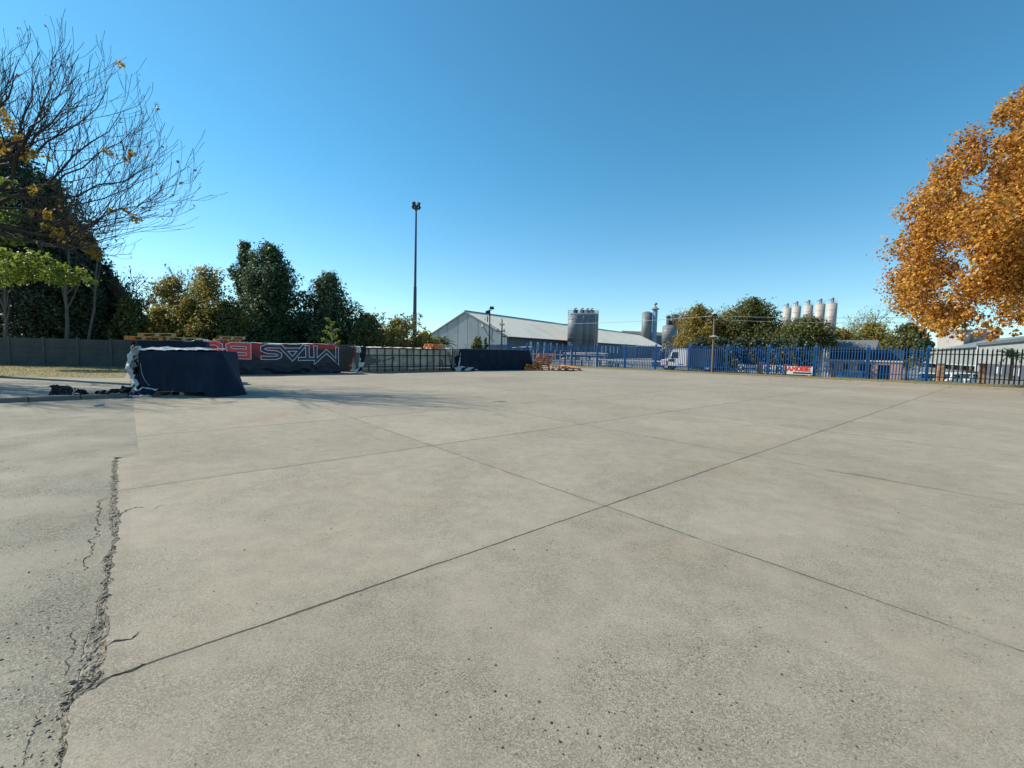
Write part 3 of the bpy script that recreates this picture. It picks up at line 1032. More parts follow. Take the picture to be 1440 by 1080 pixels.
# bright sapling behind the banner stack
sp = thing('sapling', 'bright lime green sapling standing behind the right end of the banner stack', 'sapling', (at(466, 480, 30.5).x, 30.5, 0))
m, V = MB(), []
rg = random.Random(9)
H = at(466, 446, 30.5).z
m.tube([(0, 0, 0), (.05, 0, H * .5), (-.03, 0, H * .95)], [.04, .03, .01], 6)
cl = []
for i in range(13):
    z = H * (.34 + .05 * i)
    a = i * 2.4
    l = (.75 - .03 * i) * (1 if i < 10 else .7)
    e = Vector((math.cos(a) * l, math.sin(a) * l, z + .28 * l))
    m.tube([(0, 0, z - .1), e * .6 + Vector((0, 0, z * .4 + .05)), e], [.018, .012, .004], 4, cap=False)
    for j in range(6):
        q = Vector((0, 0, z - .1)).lerp(e, .35 + .13 * j)
        cl.append((q.x, q.y, q.z, .11))
m.build('stem', M_bark_pale, sp)
P, d = clump_leaves(cl, 700, rgn, .6)
np_mesh('foliage', leaf_verts(P, d, .17, rgn, .2, .6, .45), 4, L_lime, parent=sp, kind=None)

# small fan palm
def palm(px, D, ztop, label, n=13, l=1.3, seed=1):
    t = thing('palm', label, 'palm', (at(px, 500, D).x, D, 0))
    rg = random.Random(seed)
    MB().tube([(0, 0, -.1), (.03, 0, ztop * .55), (0, 0, ztop - l * .45)], [.13, .11, .09], 8).build('trunk', M_bark, t)
    m = MB()
    for i in range(n):
        a = i * 2.4
        el = rg.uniform(.1, 1.25)
        d = Vector((math.cos(a) * math.cos(el), math.sin(a) * math.cos(el), math.sin(el)))
        s = Vector((0, 0, ztop - l * .45))
        sd = Vector((-math.sin(a), math.cos(a), 0))
        pts = [s + d * l * k / 5 - Vector((0, 0, .5 * l * (k / 5) ** 2.2 * (1 - .45 * math.sin(el)))) for k in range(6)]
        for k in range(1, 6):
            for sg in (-1, 1):
                q = pts[k]
                tip = q + sd * sg * .34 * l * (1.1 - .14 * k) + (pts[k] - pts[k - 1]) * .8 - Vector((0, 0, .1))
                m.add([pts[k - 1], q, tip], [(0, 1, 2)])
        m.tube(pts, .012, 3, cap=False)
    m.build('fronds', leafmat('palm_leaf', [(0, (.045, .075, .025)), (1, (.09, .12, .035))], .25), t)
    return t


palm(624, 46, at(624, 476, 46).z, 'small palm with arching fronds beside the pallets on the caged stack', 15, 1.35, 3)

# --- beyond the palisade
mtree(982, 432, 42, 56, .8, 'dome', 34, 9000, .32, L_ochre, M_bark, 331, 'ochre and green autumn tree behind the white truck cab', k=.28)
mtree(1024, 440, 38, 55, .8, 'dome', 24, 7500, .32, L_olive, M_bark, 333, 'olive tree merging into the large green tree beside the wooden lamp pole', k=.28)
mtree(1060, 423, 46, 54, .8, 'dome', 44, 19000, .32, L_mid, M_bark, 335, 'largest dark green tree beyond the blue fence, left of the white silos', k=.29, core=.2, r0=.3)
mtree(1134, 449, 39, 44, 2.5, 'dome', 34, 10000, .26, L_mid, M_bark, 337, 'low spreading green tree in front of the white silos', k=.28, core=.2)
mtree(1228, 456, 38, 60, .8, 'dome', 30, 8000, .32, L_olive, M_bark, 339, 'yellowing hedge-like tree behind the low brick building', k=.27)
mtree(1280, 455, 28, 50, .8, 'dome', 26, 6500, .28, L_mid, M_bark, 341, 'green tree just below the orange foliage beyond the blue fence', k=.28)
mtree(1298, 462, 11, 47, 1.8, 'dome', 14, 2600, .26, L_dark, M_bark_dark, 343, 'dark conical shrub where the blue and black fences meet', 'shrub', 'shrub', r0=.06)
mtree(1185, 464, 26, 56, .8, 'dome', 20, 4200, .3, L_ochre, M_bark, 349, 'yellow bush above the grey roof of the brick building', 'bush', 'bush', r0=.08)
G_shade = [(985, 46.5, 'dark bush standing in for tree shade, left of the wooden lamp pole'), (1012, 45, 'dark bush standing in for tree shade behind the wooden lamp pole'), (1040, 43.5, 'dark bush standing in for tree shade above the round-logo sign'), (1068, 42.5, 'dark bush standing in for tree shade beside the brown gate pillar'), (1096, 41, 'dark bush standing in for tree shade behind the pink-red drum'), (1124, 39.5, 'dark bush standing in for tree shade behind the red lettered sign')]
for i, (px, D, lab) in enumerate(G_shade):  # dark bushes added in place of the shade under the trees
    mtree(px, 478, 20 if px < 1140 else 11, D, -.05, 'column', 16, 3600, .28, L_black, M_bark_dark, 360 + 2 * i, lab, 'bush', 'bush', k=.42, core=.3, r0=.05)


# twiggy tree with few leaves
def twig_tree(px, pytop, hw, D, label, seed, leafm, nl):
    t = thing('twiggy_tree', label, 'tree', (at(px, 500, D).x, D, 0))
    rg = random.Random(seed)
    H = at(px, pytop, D).z
    R = hw / F_PX * D
    m, tp = MB(), []
    m.tube([(0, 0, -.1), (0, 0, H * .35)], [.16, .12], 7)

    def br(s, d, l, r, lv):
        e = s + d * l
        mid = s.lerp(e, .5) + Vector((rg.uniform(-.06, .06), rg.uniform(-.06, .06), .02)) * l
        m.tube([s, mid, e], [r, r * .8, r * .5], 4 if lv else 5, cap=False)
        if lv == 3:
            tp.append(e)
            return
        for _ in range(4 if lv < 2 else 3):
            sd = Vector((rg.uniform(-1, 1), rg.uniform(-1, 1), rg.uniform(-.2, .8)))
            br(s.lerp(e, rg.uniform(.45, 1)), (d + sd * .75).normalized(), l * rg.uniform(.5, .72), r * .5, lv + 1)
    for i in range(7):
        a = i * .9
        br(Vector((0, 0, H * (.2 + .02 * i))), Vector((math.cos(a) * R * .55, math.sin(a) * R * .4, H * .42)).normalized(), H * .33, .07, 0)
    zm = max(p.z for p in tp)
    m.v = [(x, y, z * H / zm if z > 0 else z) for x, y, z in m.v]
    m.build('trunk', M_bark, t)
    if nl:
        rgn = np.random.default_rng(seed)
        P = np.array([(p.x, p.y, p.z * H / zm) for p in tp])[rgn.integers(0, len(tp), nl)] + rgn.normal(size=(nl, 3)) * .12
        np_mesh('leaves', leaf_verts(P, rgn.normal(size=(nl, 3)), .2, rgn, .2), 4, leafm, parent=t, kind=None)
    return t


twig_tree(1212, 426, 34, 64, 'bare grey twiggy tree between the white silos and the orange tree', 5, L_olive, 700)
twig_tree(1008, 424, 32, 60, 'thin-topped tree with sparse brown leaves above the ochre tree', 6, L_ochre, 900)
twig_tree(958, 432, 14, 60, 'sparse brown-leaved tree top beside the grey hopper silo', 7, L_ochre, 450)
b, cl = auto(190, 392, 22, 33, 1, 'egg', 10, 5)
twig_tree(186, 376, 24, 32, 'thin twiggy sapling poking above the right end of the dark belt', 8, L_mid, 260)
twig_tree(262, 374, 36, 38, 'twiggy upright shoots inside the rusty autumn tree', 9, L_olive, 900)

# --- the orange plane tree on the right; its trunk stands just outside the picture
OT = Vector((31.6, 24.0, 0))
prf = [(3.4, 5.4), (4.3, 7.9), (6, 9.0), (9, 8.9), (11, 8.5), (13.2, 7.3), (15.2, 5.6), (16.8, 3.4), (18.0, .9)]


def oprof(z):
    for (a, ra_), (b_, rb_) in zip(prf, prf[1:]):
        if a <= z <= b_: return ra_ + (rb_ - ra_) * (z - a) / (b_ - a)
    return .8


rg = random.Random(77)
cl = []
for i in range(240):
    z = 3.9 + 13.3 * ((i + .5) / 240) ** 1.1
    r = oprof(z)
    cr = rg.uniform(.75, 1.25) * (1.0 if z < 14 else .8)
    a = i * 2.39996 + rg.uniform(-.3, .3)
    if z < 5.3 and (-.6 * math.cos(a) + .8 * math.sin(a)) * r < 5.5: continue
    q = max(0, r - cr * .62) * (rg.uniform(.8, 1.02) if i % 5 else rg.uniform(.2, .7)) * (.62 if i % 7 == 3 else 1)
    cl.append((OT.x + q * math.cos(a), OT.y + q * math.sin(a), z + rg.uniform(-.3, .3), cr))
for px, py, Y, r_ in [(1385, 300, 20, .9), (1410, 330, 21, 1.0), (1432, 300, 21, 1.0), (1395, 360, 21, .9), (1425, 370, 21, 1.0), (1405, 395, 22, .9), (1436, 405, 21, .9), (1370, 335, 22, .9), (1380, 390, 22, .8), (1355, 405, 23, .8), (1440, 340, 20, 1.0), (1415, 280, 22, .9), (1360, 300, 23, .8)]:
    p = at(px, py, Y)
    cl.append((p.x, p.y, p.z, r_))
ot = tree('large orange autumn tree reaching in from the right edge, leaves glowing in the sun', 'autumn_tree', 'tree', tuple(OT), cl, 185000, .165, L_orange, M_bark, .26, 88, core=.32, lump=.42, outward=.35, droop=.5, aspect=.8, every=3, limb_above=8.5)
rgo = np.random.default_rng(5)
# drooping outer sprays under the crown
sp_cl = []
for px, py, r in [(1326, 470, 6), (1322, 462, 7), (1345, 448, 9), (1330, 455, 6), (1376, 470, 6), (1352, 476, 5), (1400, 466, 8), (1415, 452, 10), (1388, 455, 7), (1432, 448, 9), (1365, 440, 9), (1300, 452, 8), (1392, 475, 5), (1428, 470, 5), (1408, 440, 10), (1440, 440, 12), (1290, 440, 9), (1310, 440, 10)]:
    p = at(px, py, 24 + R_.uniform(-3, 2)) - OT
    sp_cl.append((p.x, p.y, p.z, r / F_PX * 25))
P, d = clump_leaves(sp_cl, 1300, rgo, .6, .3)
np_mesh('drooping_spray', leaf_verts(P, d, .17, rgo, .2, .8, .8), 4, L_orange, parent=ot, kind=None)
for q in sp_cl:
    v = Vector(q[:3])
    MB().tube([v + Vector((.25, -.05, .9)), v + Vector((.08, 0, .4)), v], [.016, .012, .006], 4, cap=False).build('branch', M_bark_dark, ot)
# ------------------------------------------------------------------ wall and tarped stacks
def tarp_mat(name, c, c2, gloss=.62):
    t = NT(name)
    v = t.coord()
    f = t.noise(v, 1.6, 5, .6)
    dust = t.sstep(t.noise(t.mapping(v, scale=(1, 1, .5)), 2.3, 6, .7, .6), .48, .75)
    c_ = t.ramp(f, [(.3, c), (.7, c2)])
    c_ = t.mix(t.m('MULTIPLY', dust, .25), c_, (.05, .06, .075))
    h = t.m('ADD', t.noise(t.mapping(v, scale=(1, 1, .35)), 3.2, 5, .6, 1.2), t.m('MULTIPLY', t.noise(v, 16, 3, .6), .12))
    return t.finish(c_, gloss, 0, t.bump(h, .06, .9), .12)


M_navy = tarp_mat('navy_tarp', (.008, .015, .030), (.014, .024, .046))
M_black = tarp_mat('black_tarp', (.010, .011, .016), (.02, .021, .028), .32)
M_silver = mat('silver_sheet', (.50, .51, .50), .45, .35, 4, .03, 14)
M_white = mat('white_sheet', (.70, .69, .66), .55, .2, 4, .02, 20)
M_redsheet = mat('red_sheet', (.36, .03, .028), .5, .3, 3, .01, 20)
M_pal = mat('orange_pallet_paint', (.66, .19, .04), .75, .3, 6, .004, 60, c2=(.82, .36, .12))
M_pal2 = mat('orange_pallet_worn', (.60, .27, .09), .8, .35, 6, .004, 60, c2=(.78, .46, .20))
M_wood = mat('raw_pallet_wood', (.50, .34, .17), .85, .25, 6, .004, 60, c2=(.66, .48, .27))
M_panel = mat('grey_wall_panel', (.075, .082, .08), .9, .3, 1.3, .006, 30)
M_post = mat('grey_wall_post', (.085, .092, .09), .9, .25, 2, .006, 30)

wt_ = thing('panel_wall', 'low grey precast concrete panel wall under the dark trees on the left', 'wall', (-60, wall_y(-60), 0), math.atan(.137))
wl = (Vector((-10.4, wall_y(-10.4), 0)) - Vector((-60, wall_y(-60), 0))).length
NPAN = 27
pw = wl / NPAN
pan = MB()
rgw = random.Random(2)
for j in range(6):
    pan.box((pw / 2, rgw.uniform(-.004, .004), -.02 + .3 * j + .15), (pw - .14, .05, .292))
panm = None
pst = None
for i in range(NPAN):
    if panm is None:
        o = pan.build('wall_panel', M_panel, wt_)
        panm = o
        p_ = MB().box((0, 0, .87), (.14, .14, 2.0), ch=.015).build('wall_post', M_post, wt_)
        pst = p_
    else:
        o = panm.copy(); col.objects.link(o); o.parent = wt_
        p_ = pst.copy(); col.objects.link(p_); p_.parent = wt_
    o.location = (i * pw, 0, rgw.uniform(-.02, .03))
    p_.location = (i * pw, 0, rgw.uniform(-.02, .02))


def ring_pts(L, W, n_per=10, r=.10):
    """closed outline of a rounded rectangle, front edge on y=0, with outward normals"""
    out = []
    cs = [((r, r), math.pi, 1.5 * math.pi), ((L - r, r), 1.5 * math.pi, 2 * math.pi), ((L - r, W - r), 0, .5 * math.pi), ((r, W - r), .5 * math.pi, math.pi)]
    segs = [(L, 36), (W, 16), (L, 36), (W, 16)]
    for k, ((cx, cy), a0, a1) in enumerate(cs):
        for i in range(6):
            a = a0 + (a1 - a0) * i / 5
            out.append((cx + r * math.cos(a), cy + r * math.sin(a), math.cos(a), math.sin(a)))
        ex, ey = out[-1][0], out[-1][1]
        (nx, ny), b0, _ = cs[(k + 1) % 4]
        sx, sy = nx + r * math.cos(b0), ny + r * math.sin(b0)
        m_ = segs[k][1]
        for i in range(1, m_):
            out.append((ex + (sx - ex) * i / m_, ey + (sy - ey) * i / m_, math.cos(a1), math.sin(a1)))
    return out


def tarp_stack(parent, L, W, H, m_, seed, flare=None, bottom=None, wr=.04, topz=None):
    """draped cover: rings from hem to top edge, then a sagging top"""
    rp_ = ring_pts(L, W)
    n = len(rp_)
    NV = 26
    mb = MB()
    vs = []
    for j in range(NV + 1):
        t = 1 - j / NV                      # 1 at the hem
        for (x, y, nx, ny) in rp_:
            u = x * .9 + y * 1.3
            fl = (flare(x, y) if flare else 0) * t ** 1.25
            zb = bottom(x, y) if bottom else .02
            zt = H + (topz(x, y) if topz else 0)
            w_ = wr * (t ** .7) * (fbm(u * 1.6 + seed, seed, t * .9, 4) + .5 * math.sin(u * 3.1 + seed + 1.5 * t) * t)
            z = zb + (zt - zb) * (1 - t) ** (1.0)
            d = .03 + fl + w_ - .04 * (1 - t) ** 14
            vs.append((x + nx * d, y + ny * d, z))
    mb.add(vs, [(j * n + i, j * n + (i + 1) % n, (j + 1) * n + (i + 1) % n, (j + 1) * n + i) for j in range(NV) for i in range(n)])
    # top: shrink rings to the middle
    rings = 5
    base = NV * n
    last = [Vector(p) for p in vs[base:]]
    c = Vector((L / 2, W / 2, H))
    tv, tf = [tuple(p) for p in last], []
    for k in range(1, rings + 1):
        f = k / rings * .985
        for p in last:
            q = p.lerp(Vector((c.x + (p.x - c.x) * .15, c.y, p.z)), f)
            q.z += .05 * fbm(q.x * 2.2 + seed, q.y * 2.2, 1, 3) * min(1, f * 2) + (.02 if f > .1 else 0)
            tv.append(tuple(q))
    for k in range(rings):
        for i in range(n):
            tf.append((k * n + i, k * n + (i + 1) % n, (k + 1) * n + (i + 1) % n, (k + 1) * n + i))
    tf.append(tuple(range(rings * n, (rings + 1) * n)))
    mb.add(tv, tf)
    return mb.build('tarp', m_, parent, smooth=True)


def crumple(name, parent, fn, nu, nv, amp, freq, mats, seed, bands=None, smooth=False):
    """crushed sheet: surface fn(u,v) displaced in all directions; bands picks the material"""
    def g(u, v):
        p = Vector(fn(u, v))
        q = p * freq + Vector((seed, seed * .7, 0))
        d = Vector((mnoise.fractal(q, 1, 2, 4), mnoise.fractal(q + Vector((31, 0, 0)), 1, 2, 4), mnoise.fractal(q + Vector((0, 47, 0)), 1, 2, 4)))
        p = p + d * amp
        p.z = max(p.z, .006)
        return p
    m = MB().grid(g, nu, nv)
    if bands:
        m.m = [bands((i % nu) / nu, (i // nu) / nv) for i in range(len(m.m))]
    o = m.build(name, mats, parent, smooth=smooth)
    return o


def pallet_mb(L=1.2, W=1.0, boards=7, seed=0):
    rg = random.Random(seed)
    m = MB()
    bw = L / boards * .72
    for i in range(boards):
        x = -L / 2 + bw / 2 + (L - bw) * i / (boards - 1)
        m.box((x, rg.uniform(-.01, .01), .134), (bw, W, .02), rz=rg.uniform(-.01, .01))
    for y in (-W / 2 + .05, 0, W / 2 - .05):
        m.box((0, y, .112), (L, .095, .02))
        for x in (-L / 2 + .07, 0, L / 2 - .07): m.box((x, y, .06), (.13, .09, .08))
        m.box((0, y, .01), (L, .095, .02))
    return m


PAL_ME = {}


def pallet(label, loc, rz, m_, tilt=(0, 0), seed=0, group='wooden pallets lying on and beside the stacks', L=1.2, W=1.0):
    o = pallet_mb(L, W, seed=seed).build('pallet', m_)
    o.location = loc
    o.rotation_euler = (tilt[0], tilt[1], rz)
    return tag(o, label, 'pallet', group)


# --- front stack
A, B = G(197, 556), G(313, 556)
fl = (B - A).length
fa = math.atan2(B.y - A.y, B.x - A.x)
st = thing('covered_stack', 'nearest stack under a dark navy tarpaulin with torn silver sheeting hanging from its left end', 'stack', (A.x, A.y, 0), fa)
FL, FW, FH = fl, 1.25, 1.37


def fl1(x, y):
    r = max(0, 1 - math.hypot(x - FL, y - .2) / 1.0)
    l = max(0, 1 - math.hypot(x, y) / .9)
    return .64 * r ** .8 + .05 * l


def bo1(x, y):
    if y < .12 and x < FL - .28: return .11 + .035 * math.sin(x * 3.3) + .04 * (x / FL)
    return .012


tarp_stack(st, FL, FW, FH, M_navy, 3.0, fl1, bo1, .05)
m = MB()
MB().tube([(.10, -.10, 1.0), (.14, -.115, .7), (.2, -.12, .5), (.34, -.125, .3)], .006, 4).build('rope', M_silver, st)
MB().tube([(FL - .35, -.12, .35), (FL - .33, -.13, .12), (FL - .36, -.2, .02)], .005, 4).build('rope', M_silver, st)
m.tube([(.95, -.10, .2), (.93, -.14, .06), (.86, -.2, .015)], .005, 4)
m.build('rope', M_silver, st)
m = MB()
for x in (.35, 1.1, 1.85): m.box((x, .5, .05), (.12, .85, .1))
m.box((1.1, .12, .115), (1.9, .1, .028))
m.box((1.1, .5, .115), (1.9, .1, .028))
m.build('base_pallet', M_wood, st)
# pale sheeting on the top edge
crumple('top_sheet', st, lambda u, v: (-.10 + u * (FL + .02), .0 + v * .95, FH + .055 + .05 * math.sin(v * 2.6)), 40, 14, .055, 2.2, [M_silver, M_navy], 5, lambda u, v: 0 if v < .8 else 1)
# torn silver flap on the left end
crumple('side_sheet', st, lambda u, v: (-.08 - .16 * (1 - v) ** 1.5 - .20 * u + .07 * math.sin(v * 7 + u * 3) + .05 * math.sin(u * 26), -.10 + u * .9, .02 + v * 1.46), 44, 46, .15, 3.4, [M_silver, M_black, M_white], 2, lambda u, v: (2 if math.sin(u * 37 + v * 2.5) > .45 else (1 if math.sin(u * 23 + v * 4 + 1) > .4 else 0)))
crumple('ragged_hem', st, lambda u, v: (-.35 + u * .95, -.22 - .25 * v + .1 * math.sin(u * 9), .26 * (1 - v) * (1 - .5 * u) + .03), 26, 10, .09, 4.0, [M_navy, M_white], 8, lambda u, v: 1 if (v > .72 or (v < .2 and u > .25)) else 0)
st2 = crumple('loose_tarp', None, lambda u, v: (-13.0 + u * 1.55, 12.15 + .55 * u + .35 * v, .03 + .24 * abs(math.sin(u * 4.6 + .9)) * (1 - abs(2 * v - 1)) * (1.25 - u * .7)), 44, 20, .13, 3.6, [M_black, M_white, M_navy], 13, lambda u, v: 1 if (.86 < v and .1 < u < .55) else (2 if u > .35 and v < .5 else 0))
tag(st2, 'crumpled dark tarpaulin scrap lying over the kerb left of the nearest stack', 'tarpaulin')
st2.location.z = .07
m = MB()
p0, p1 = G(133, 571), G(146, 569)
m.tube([(p0.x, p0.y, .012), (p1.x, p1.y, .014)], .025, 6)
tag(m.build('pale_pole', M_silver), 'short pale pole lying on the ground by the crumpled tarpaulin scrap', 'pole')

# --- second stack just behind it
A2 = Vector((-14.75, 17.2, 0))
t2 = thing('covered_stack', 'navy tarped stack standing behind the nearest one with pallets lying on its top', 'stack', A2, ANG_A * .75)
tarp_stack(t2, 2.25, 1.5, 1.70, M_navy, 9.0, lambda x, y: .05, None, .05)
crumple('side_sheet', t2, lambda u, v: (-.12 - .1 * u, .1 + u * .9, .5 + v * 1.15), 14, 24, .10, 3.0, [M_silver, M_redsheet], 4, lambda u, v: 1 if v > .85 else 0)
crumple('top_sheet', t2, lambda u, v: (1.75 + u * .6, -.02 + v * .7, 1.71 + .1 * math.sin(u * 3)), 12, 10, .07, 3, [M_silver], 6)
cA, sA = math.cos(ANG_A * .75), math.sin(ANG_A * .75)


def on2(x, y, z): return (A2.x + x * cA - y * sA, A2.y + x * sA + y * cA, z)


pallet('lower orange pallet lying on the second navy stack at the far left', on2(.2, .7, 1.73), .5, M_pal, (.0, .02), 1)
pallet('upper pale orange pallet tilted on the second navy stack at the far left', on2(.55, .75, 1.89), .62, M_pal2, (.02, -.03), 2)
pallet('flat weathered pallet at the right of the pair on the second navy stack', on2(1.45, .8, 1.74), .55, M_wood, (0, .01), 3)

# --- banner stack
BA, BL, BW, BH = Vector((-16.75, 22.55, 0)), 7.35, 1.3, 1.75
BB = G(479, 525)
bang = math.atan2(BB.y - BA.y, BB.x - BA.x)
BL = (Vector((BB.x, BB.y, 0)) - BA).length
bs = thing('covered_stack', 'long stack wrapped in a black banner with big upside-down red and blue outlined letters', 'stack', BA, bang)


def banner_top(u):
    return 1.76 + .03 * math.sin(u * 9) - (.10 * max(0, (u - .93) / .07)) - .04 * u


def FBn(u, v, off=0.0):
    H = banner_top(u)
    low = max(0, .62 - v) / .62
    y = -.05 - .10 * low ** 1.5 + .14 * low * fbm(u * 11 + v * 3, v * 4 - u * 5, 3, 4) + .02 * fbm(u * 9, v * 4, 8, 3)
    x = u * BL
    if u > .955:
        y += ((u - .955) / .045) ** 2 * .16
    return (x, y - off, .015 + v * (H - .015))


def banner_mat():
    t = NT('banner_sheet')
    v = t.coord()
    s = t.n('SeparateXYZ', {0: v}).outputs
    f = t.noise(v, .9, 4, .6)
    c = t.ramp(f, [(.3, (.012, .012, .02)), (.7, (.03, .026, .04))])
    red = t.m('MULTIPLY', t.sstep(t.m('ADD', s[2], t.m('MULTIPLY', t.m('SUBTRACT', f, .5), 1.2)), .8, 1.45), t.m('SUBTRACT', 1.0, t.sstep(s[0], 3.2, 4.9)))
    red2 = t.m('MULTIPLY', t.sstep(s[2], 1.42, 1.55), t.sstep(s[0], 5.6, 6.0))
    c = t.mix(t.m('MAXIMUM', t.m('MULTIPLY', red, .95), t.m('MULTIPLY', red2, .9)), c, (.40, .032, .034))
    h = t.noise(t.mapping(v, scale=(.7, 1, 1.6), rot=(0, .5, 0)), 3.4, 5, .6, 1.0)
    return t.finish(c, .38, 0, t.bump(h, .06, .55), .3)


M_ban = banner_mat()
M_lred = mat('letter_red', (.82, .06, .055), .45, .2, 3)
M_lblue = mat('letter_blue', (.018, .022, .085), .4, .25, 3)
M_lwhite = mat('letter_outline', (.80, .79, .77), .5, .15, 4)
m = MB()
m.grid(FBn, 90, 26)
m.build('banner', M_ban, bs, smooth=True)
m = MB()
m.poly([(0, -.05, .0), (0, -.05, 1.74), (0, BW, 1.74), (0, BW, 0)])
m.poly([(BL, .12, .0), (BL, BW, .0), (BL, BW, 1.6), (BL, .12, 1.6)])
m.poly([(0, BW, 0), (0, BW, 1.74), (BL, BW, 1.6), (BL, BW, 0)])
m.grid(lambda u, v: (u * BL, -.05 + .03 * v + v * (BW + .05 - .03), banner_top(u) - (v * .06) + .03 * fbm(u * 8, v * 3, 2, 3) * min(1, v * 5)), 40, 8)
m.build('back_cover', M_black, bs)
crumple('top_trim', bs, lambda u, v: (u * BL * .985, -.06 + v * .22, banner_top(u * .985) + .012 + .02 * v), 70, 4, .03, 3, [M_lwhite, M_redsheet], 3, lambda u, v: 1 if (u < .38 or u > .8) and v < .6 else 0)


def ribbon(mb, pts, wd, off, mp, mi=0, closed=False):
    """mitred stroke along pts (letter space) laid on the surface through mp(x,y,off)"""
    P = [Vector((p[0], p[1], 0)) for p in pts]
    fine = []
    n = len(P)
    L, Rr = [], []
    for i, p in enumerate(P):
        if closed: a, b = P[i - 1], P[(i + 1) % n]
        else: a, b = P[max(i - 1, 0)], P[min(i + 1, n - 1)]
        d1 = (p - a).normalized() if (p - a).length > 1e-9 else None
        d2 = (b - p).normalized() if (b - p).length > 1e-9 else None
        if d1 is None: d1 = d2
        if d2 is None: d2 = d1
        n1, n2 = Vector((-d1.y, d1.x, 0)), Vector((-d2.y, d2.x, 0))
        mt = (n1 + n2)
        mt = mt / max(.35, mt.dot(n1)) if mt.length > 1e-6 else n1
        ext = Vector((0, 0, 0))
        if not closed:
            if i == 0: ext = -d2 * wd[1]
            if i == n - 1: ext = d1 * wd[1]
        L.append(p + mt * wd[0] + ext)
        Rr.append(p - mt * wd[0] + ext)
    idx = list(range(n)) + ([0] if closed else [])
    for a, b in zip(idx, idx[1:]):
        k = max(1, int((P[b] - P[a]).length / .12))
        vs = []
        for j in range(k + 1):
            f = j / k
            for q in range(3):
                s = L[a].lerp(L[b], f).lerp(Rr[a].lerp(Rr[b], f), q / 2)
                vs.append(mp(s.x, s.y, off))
        mb.add(vs, [(3 * j + q, 3 * j + q + 1, 3 * j + q + 4, 3 * j + q + 3) for j in range(k) for q in range(2)], mi)


GL = {
    'M': [([(.06, .0), (.06, 1), (.5, .35), (.94, 1), (.94, .0)], 0)],
    'T': [([(0, .93), (1, .93)], 0), ([(.5, .93), (.5, 0)], 0)],
    'A': [([(0.02, 0), (.5, .96), (.98, 0)], 0), ([(.24, .3), (.76, .3)], 0)],
    'S': [([(.97, .92), (.28, .92), (.1, .80), (.1, .64), (.28, .52), (.72, .48), (.9, .36), (.9, .20), (.72, .08), (.03, .08)], 0)],
    'B': [([(.1, .5), (.1, .92), (.74, .92), (.88, .82), (.88, .60), (.74, .5), (.1, .5)], 0), ([(.1, .5), (.1, .08), (.78, .08), (.92, .18), (.92, .42), (.78, .5), (.1, .5)], 0)],
    'U': [([(.1, 1), (.1, .22), (.26, .08), (.74, .08), (.9, .22), (.9, 1)], 0)],
    'O': [([(.3, .08), (.1, .22), (.1, .78), (.3, .92), (.7, .92), (.9, .78), (.9, .22), (.7, .08), (.3, .08)], 0)],
    'R': [([(.1, 0), (.1, .92), (.74, .92), (.9, .82), (.9, .6), (.74, .48), (.1, .48)], 0), ([(.5, .48), (.92, 0)], 0)],
    'E': [([(.95, .92), (.1, .92), (.1, .08), (.95, .08)], 0), ([(.1, .5), (.85, .5)], 0)],
    'C': [([(.95, .85), (.75, .92), (.3, .92), (.1, .78), (.1, .22), (.3, .08), (.75, .08), (.95, .15)], 0)],
}

# u ranges measured along the banner; every letter turned by 180 degrees
for ch, u0, u1, v0, v1, mm in [('U', .035, .205, .53, .985, M_lred), ('B', .225, .375, .51, .97, M_lred), ('S', .435, .575, .50, .96, M_lblue), ('A', .560, .735, .49, .955, M_lblue), ('T', .690, .815, .47, .95, M_lblue), ('M', .800, .985, .42, .935, M_lblue)]:
    wm, hm = (u1 - u0) * BL, (v1 - v0) * 1.74
    mp = lambda x, y, off: FBn(u1 - (u1 - u0) * x / wm, v1 - (v1 - v0) * y / hm, off)
    mo, mc = MB(), MB()
    sw = .078 if ch in 'SATM' else .092
    for qi, (stk, _) in enumerate(GL[ch]):
        pts = [(x * wm, y * hm) for x, y in stk]
        ribbon(mo, pts, (sw + .032, .03 if pts[0] != pts[-1] else 0), .012 + .002 * qi, mp)
        ribbon(mc, pts, (sw, .0), .022 + .002 * qi, mp)
    lo_ = mo.build('letter', M_lwhite, bs)
    mc.build('letter_face', mm, lo_)
bc, bsn = math.cos(bang), math.sin(bang)


def onb(x, y, z): return (BA.x + x * bc - y * bsn, BA.y + x * bsn + y * bc, z)


pallet('orange pallet under another on the black banner stack', onb(1.75, .5, 1.765), bang + .08, M_pal, (0, .01), 4)
pallet('raw wood pallet lying topmost on the black banner stack', onb(2.0, .5, 1.92), bang - .05, M_wood, (0, -.015), 5)

